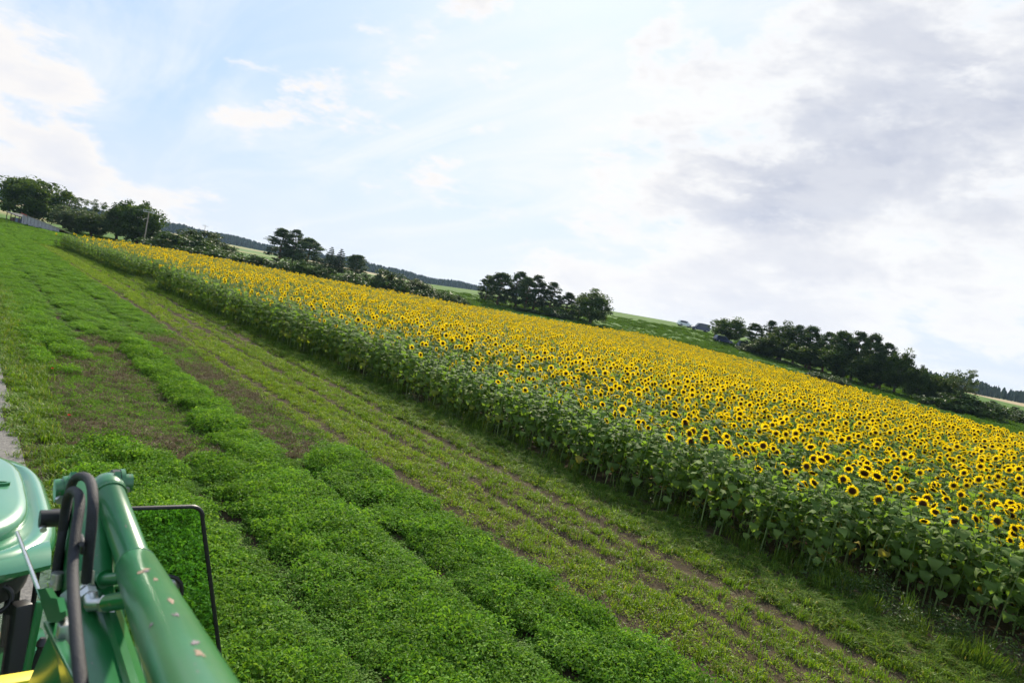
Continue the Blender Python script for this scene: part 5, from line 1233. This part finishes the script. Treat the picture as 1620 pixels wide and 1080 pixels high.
# right-hand arm of the loader (outside the picture on the left)
mb = MB(); q0 = Vector((-1.02, 2.28, 3.44)); mb.bar(q0, Vector((-.98, 2.70, 2.45)), .12, .15, bev=.012); mb.bar(Vector((-.98, 2.70, 2.45)), Vector((-.96, 2.95, 1.72)), .12, .17, bev=.012); mb.bar(q0, q0 + Vector((0, -1.3, .0)), .12, .14, bev=.012); mb.bar(Vector((-.96, 3.0, 1.97)), Vector((-.96, 2.9, .8)), .16, .24, bev=.02); part(mb, 'loader_boom', 'jd')

# ------------------------------------------------------------------ driver in the cab, one hand near the left lever
M['skin'] = solid('skin', (.50, .27, .17), .55, var=.08)
M['shirt'] = solid('dark_shirt', (.03, .035, .05), .9, var=.2)
def skinned(name, joints, edges, root):
    me = bpy.data.meshes.new(name); me.from_pydata([j[0] for j in joints], edges, []); o = bpy.data.objects.new(name, me); COL.objects.link(o)
    o.modifiers.new('s', 'SKIN'); sd_ = me.skin_vertices[0].data
    for i, j in enumerate(joints): sd_[i].radius = (j[1], j[1]); sd_[i].use_root = (i == root)
    sb = o.modifiers.new('d', 'SUBSURF'); sb.levels = 2; sb.render_levels = 2
    dg = bpy.context.evaluated_depsgraph_get(); m2 = bpy.data.meshes.new_from_object(o.evaluated_get(dg)); bpy.data.objects.remove(o)
    m2.polygons.foreach_set('use_smooth', [True] * len(m2.polygons)); m2.name = name; return m2
hand = ony(-14, 1005, 3.66); el = Vector((.12, 4.12, 1.92))
J = [((-.3, 4.38, 1.74), .15), ((-.3, 4.40, 1.98), .15), ((-.3, 4.40, 2.16), .12), ((-.3, 4.38, 2.24), .055), ((-.3, 4.36, 2.33), .085), ((-.3, 4.35, 2.43), .07),
     ((-.12, 4.39, 2.13), .065), (tuple(el), .045), (tuple(hand + Vector((-.02, .06, -.02))), .032),
     ((-.48, 4.39, 2.13), .065), ((-.58, 4.2, 1.92), .045), ((-.42, 3.92, 1.98), .032),
     ((-.2, 4.2, 1.70), .09), ((-.17, 3.86, 1.68), .065), ((-.17, 3.80, 1.26), .05), ((-.17, 3.68, 1.20), .045),
     ((-.4, 4.2, 1.70), .09), ((-.43, 3.86, 1.68), .065), ((-.43, 3.80, 1.26), .05), ((-.43, 3.68, 1.20), .045)]
Eg = [(0, 1), (1, 2), (2, 3), (3, 4), (4, 5), (2, 6), (6, 7), (7, 8), (2, 9), (9, 10), (10, 11), (0, 12), (12, 13), (13, 14), (14, 15), (0, 16), (16, 17), (17, 18), (18, 19)]
bme = skinned('person', J, Eg, 0)
bme.materials.append(M['shirt']); bme.materials.append(M['skin'])
for p_ in bme.polygons:
    c = p_.center; p_.material_index = 1 if (c.z > 2.24 or c.x > .14 or (c.y < 4.08 and c.z > 1.86)) else 0
per = link('person', bme); tag(per, 'driver in dark clothes sitting in the cab, forearm just inside the left border', 'person')
hm = MB()
for q in range(5):
    b = hand + Vector((-.03 + .017 * q if q < 4 else -.055, .045, -.01)); ln = (.075, .085, .08, .065, .05)[q]
    hm.tube([b, b + Vector((.004 if q < 4 else -.02, -ln * .45, .012)), b + Vector((.004 if q < 4 else -.03, -ln * .8, .0)), b + Vector((.003, -ln, -.018))], [.010, .0095, .009, .007], 8)
hm.tube([hand + Vector((-.02, .10, -.02)), hand + Vector((-.012, .06, -.012)), hand + Vector((-.010, .035, -.01))], [.03, .038, .03], 10)
hm.build('hand', M['skin'], per, (0, 0, 0))

# ------------------------------------------------------------------ air: faint summer haze that blues the far forest
def haze():
    m, t, out = new_mat('summer_haze')
    v = t.nodes.new('ShaderNodeVolumePrincipled'); v.inputs['Color'].default_value = (.5, .72, 1.0, 1); v.inputs['Density'].default_value = 0.00007; v.inputs['Anisotropy'].default_value = 0.3
    t.links.new(v.outputs[0], out.inputs['Volume'])
    mb = MB(); mb.box((100, 700, 20), (6000, 5000, 46)); o = mb.build('haze', m, smooth=False)
    tag(o, 'faint blue summer haze over the whole landscape', 'haze', kind='stuff')
haze()
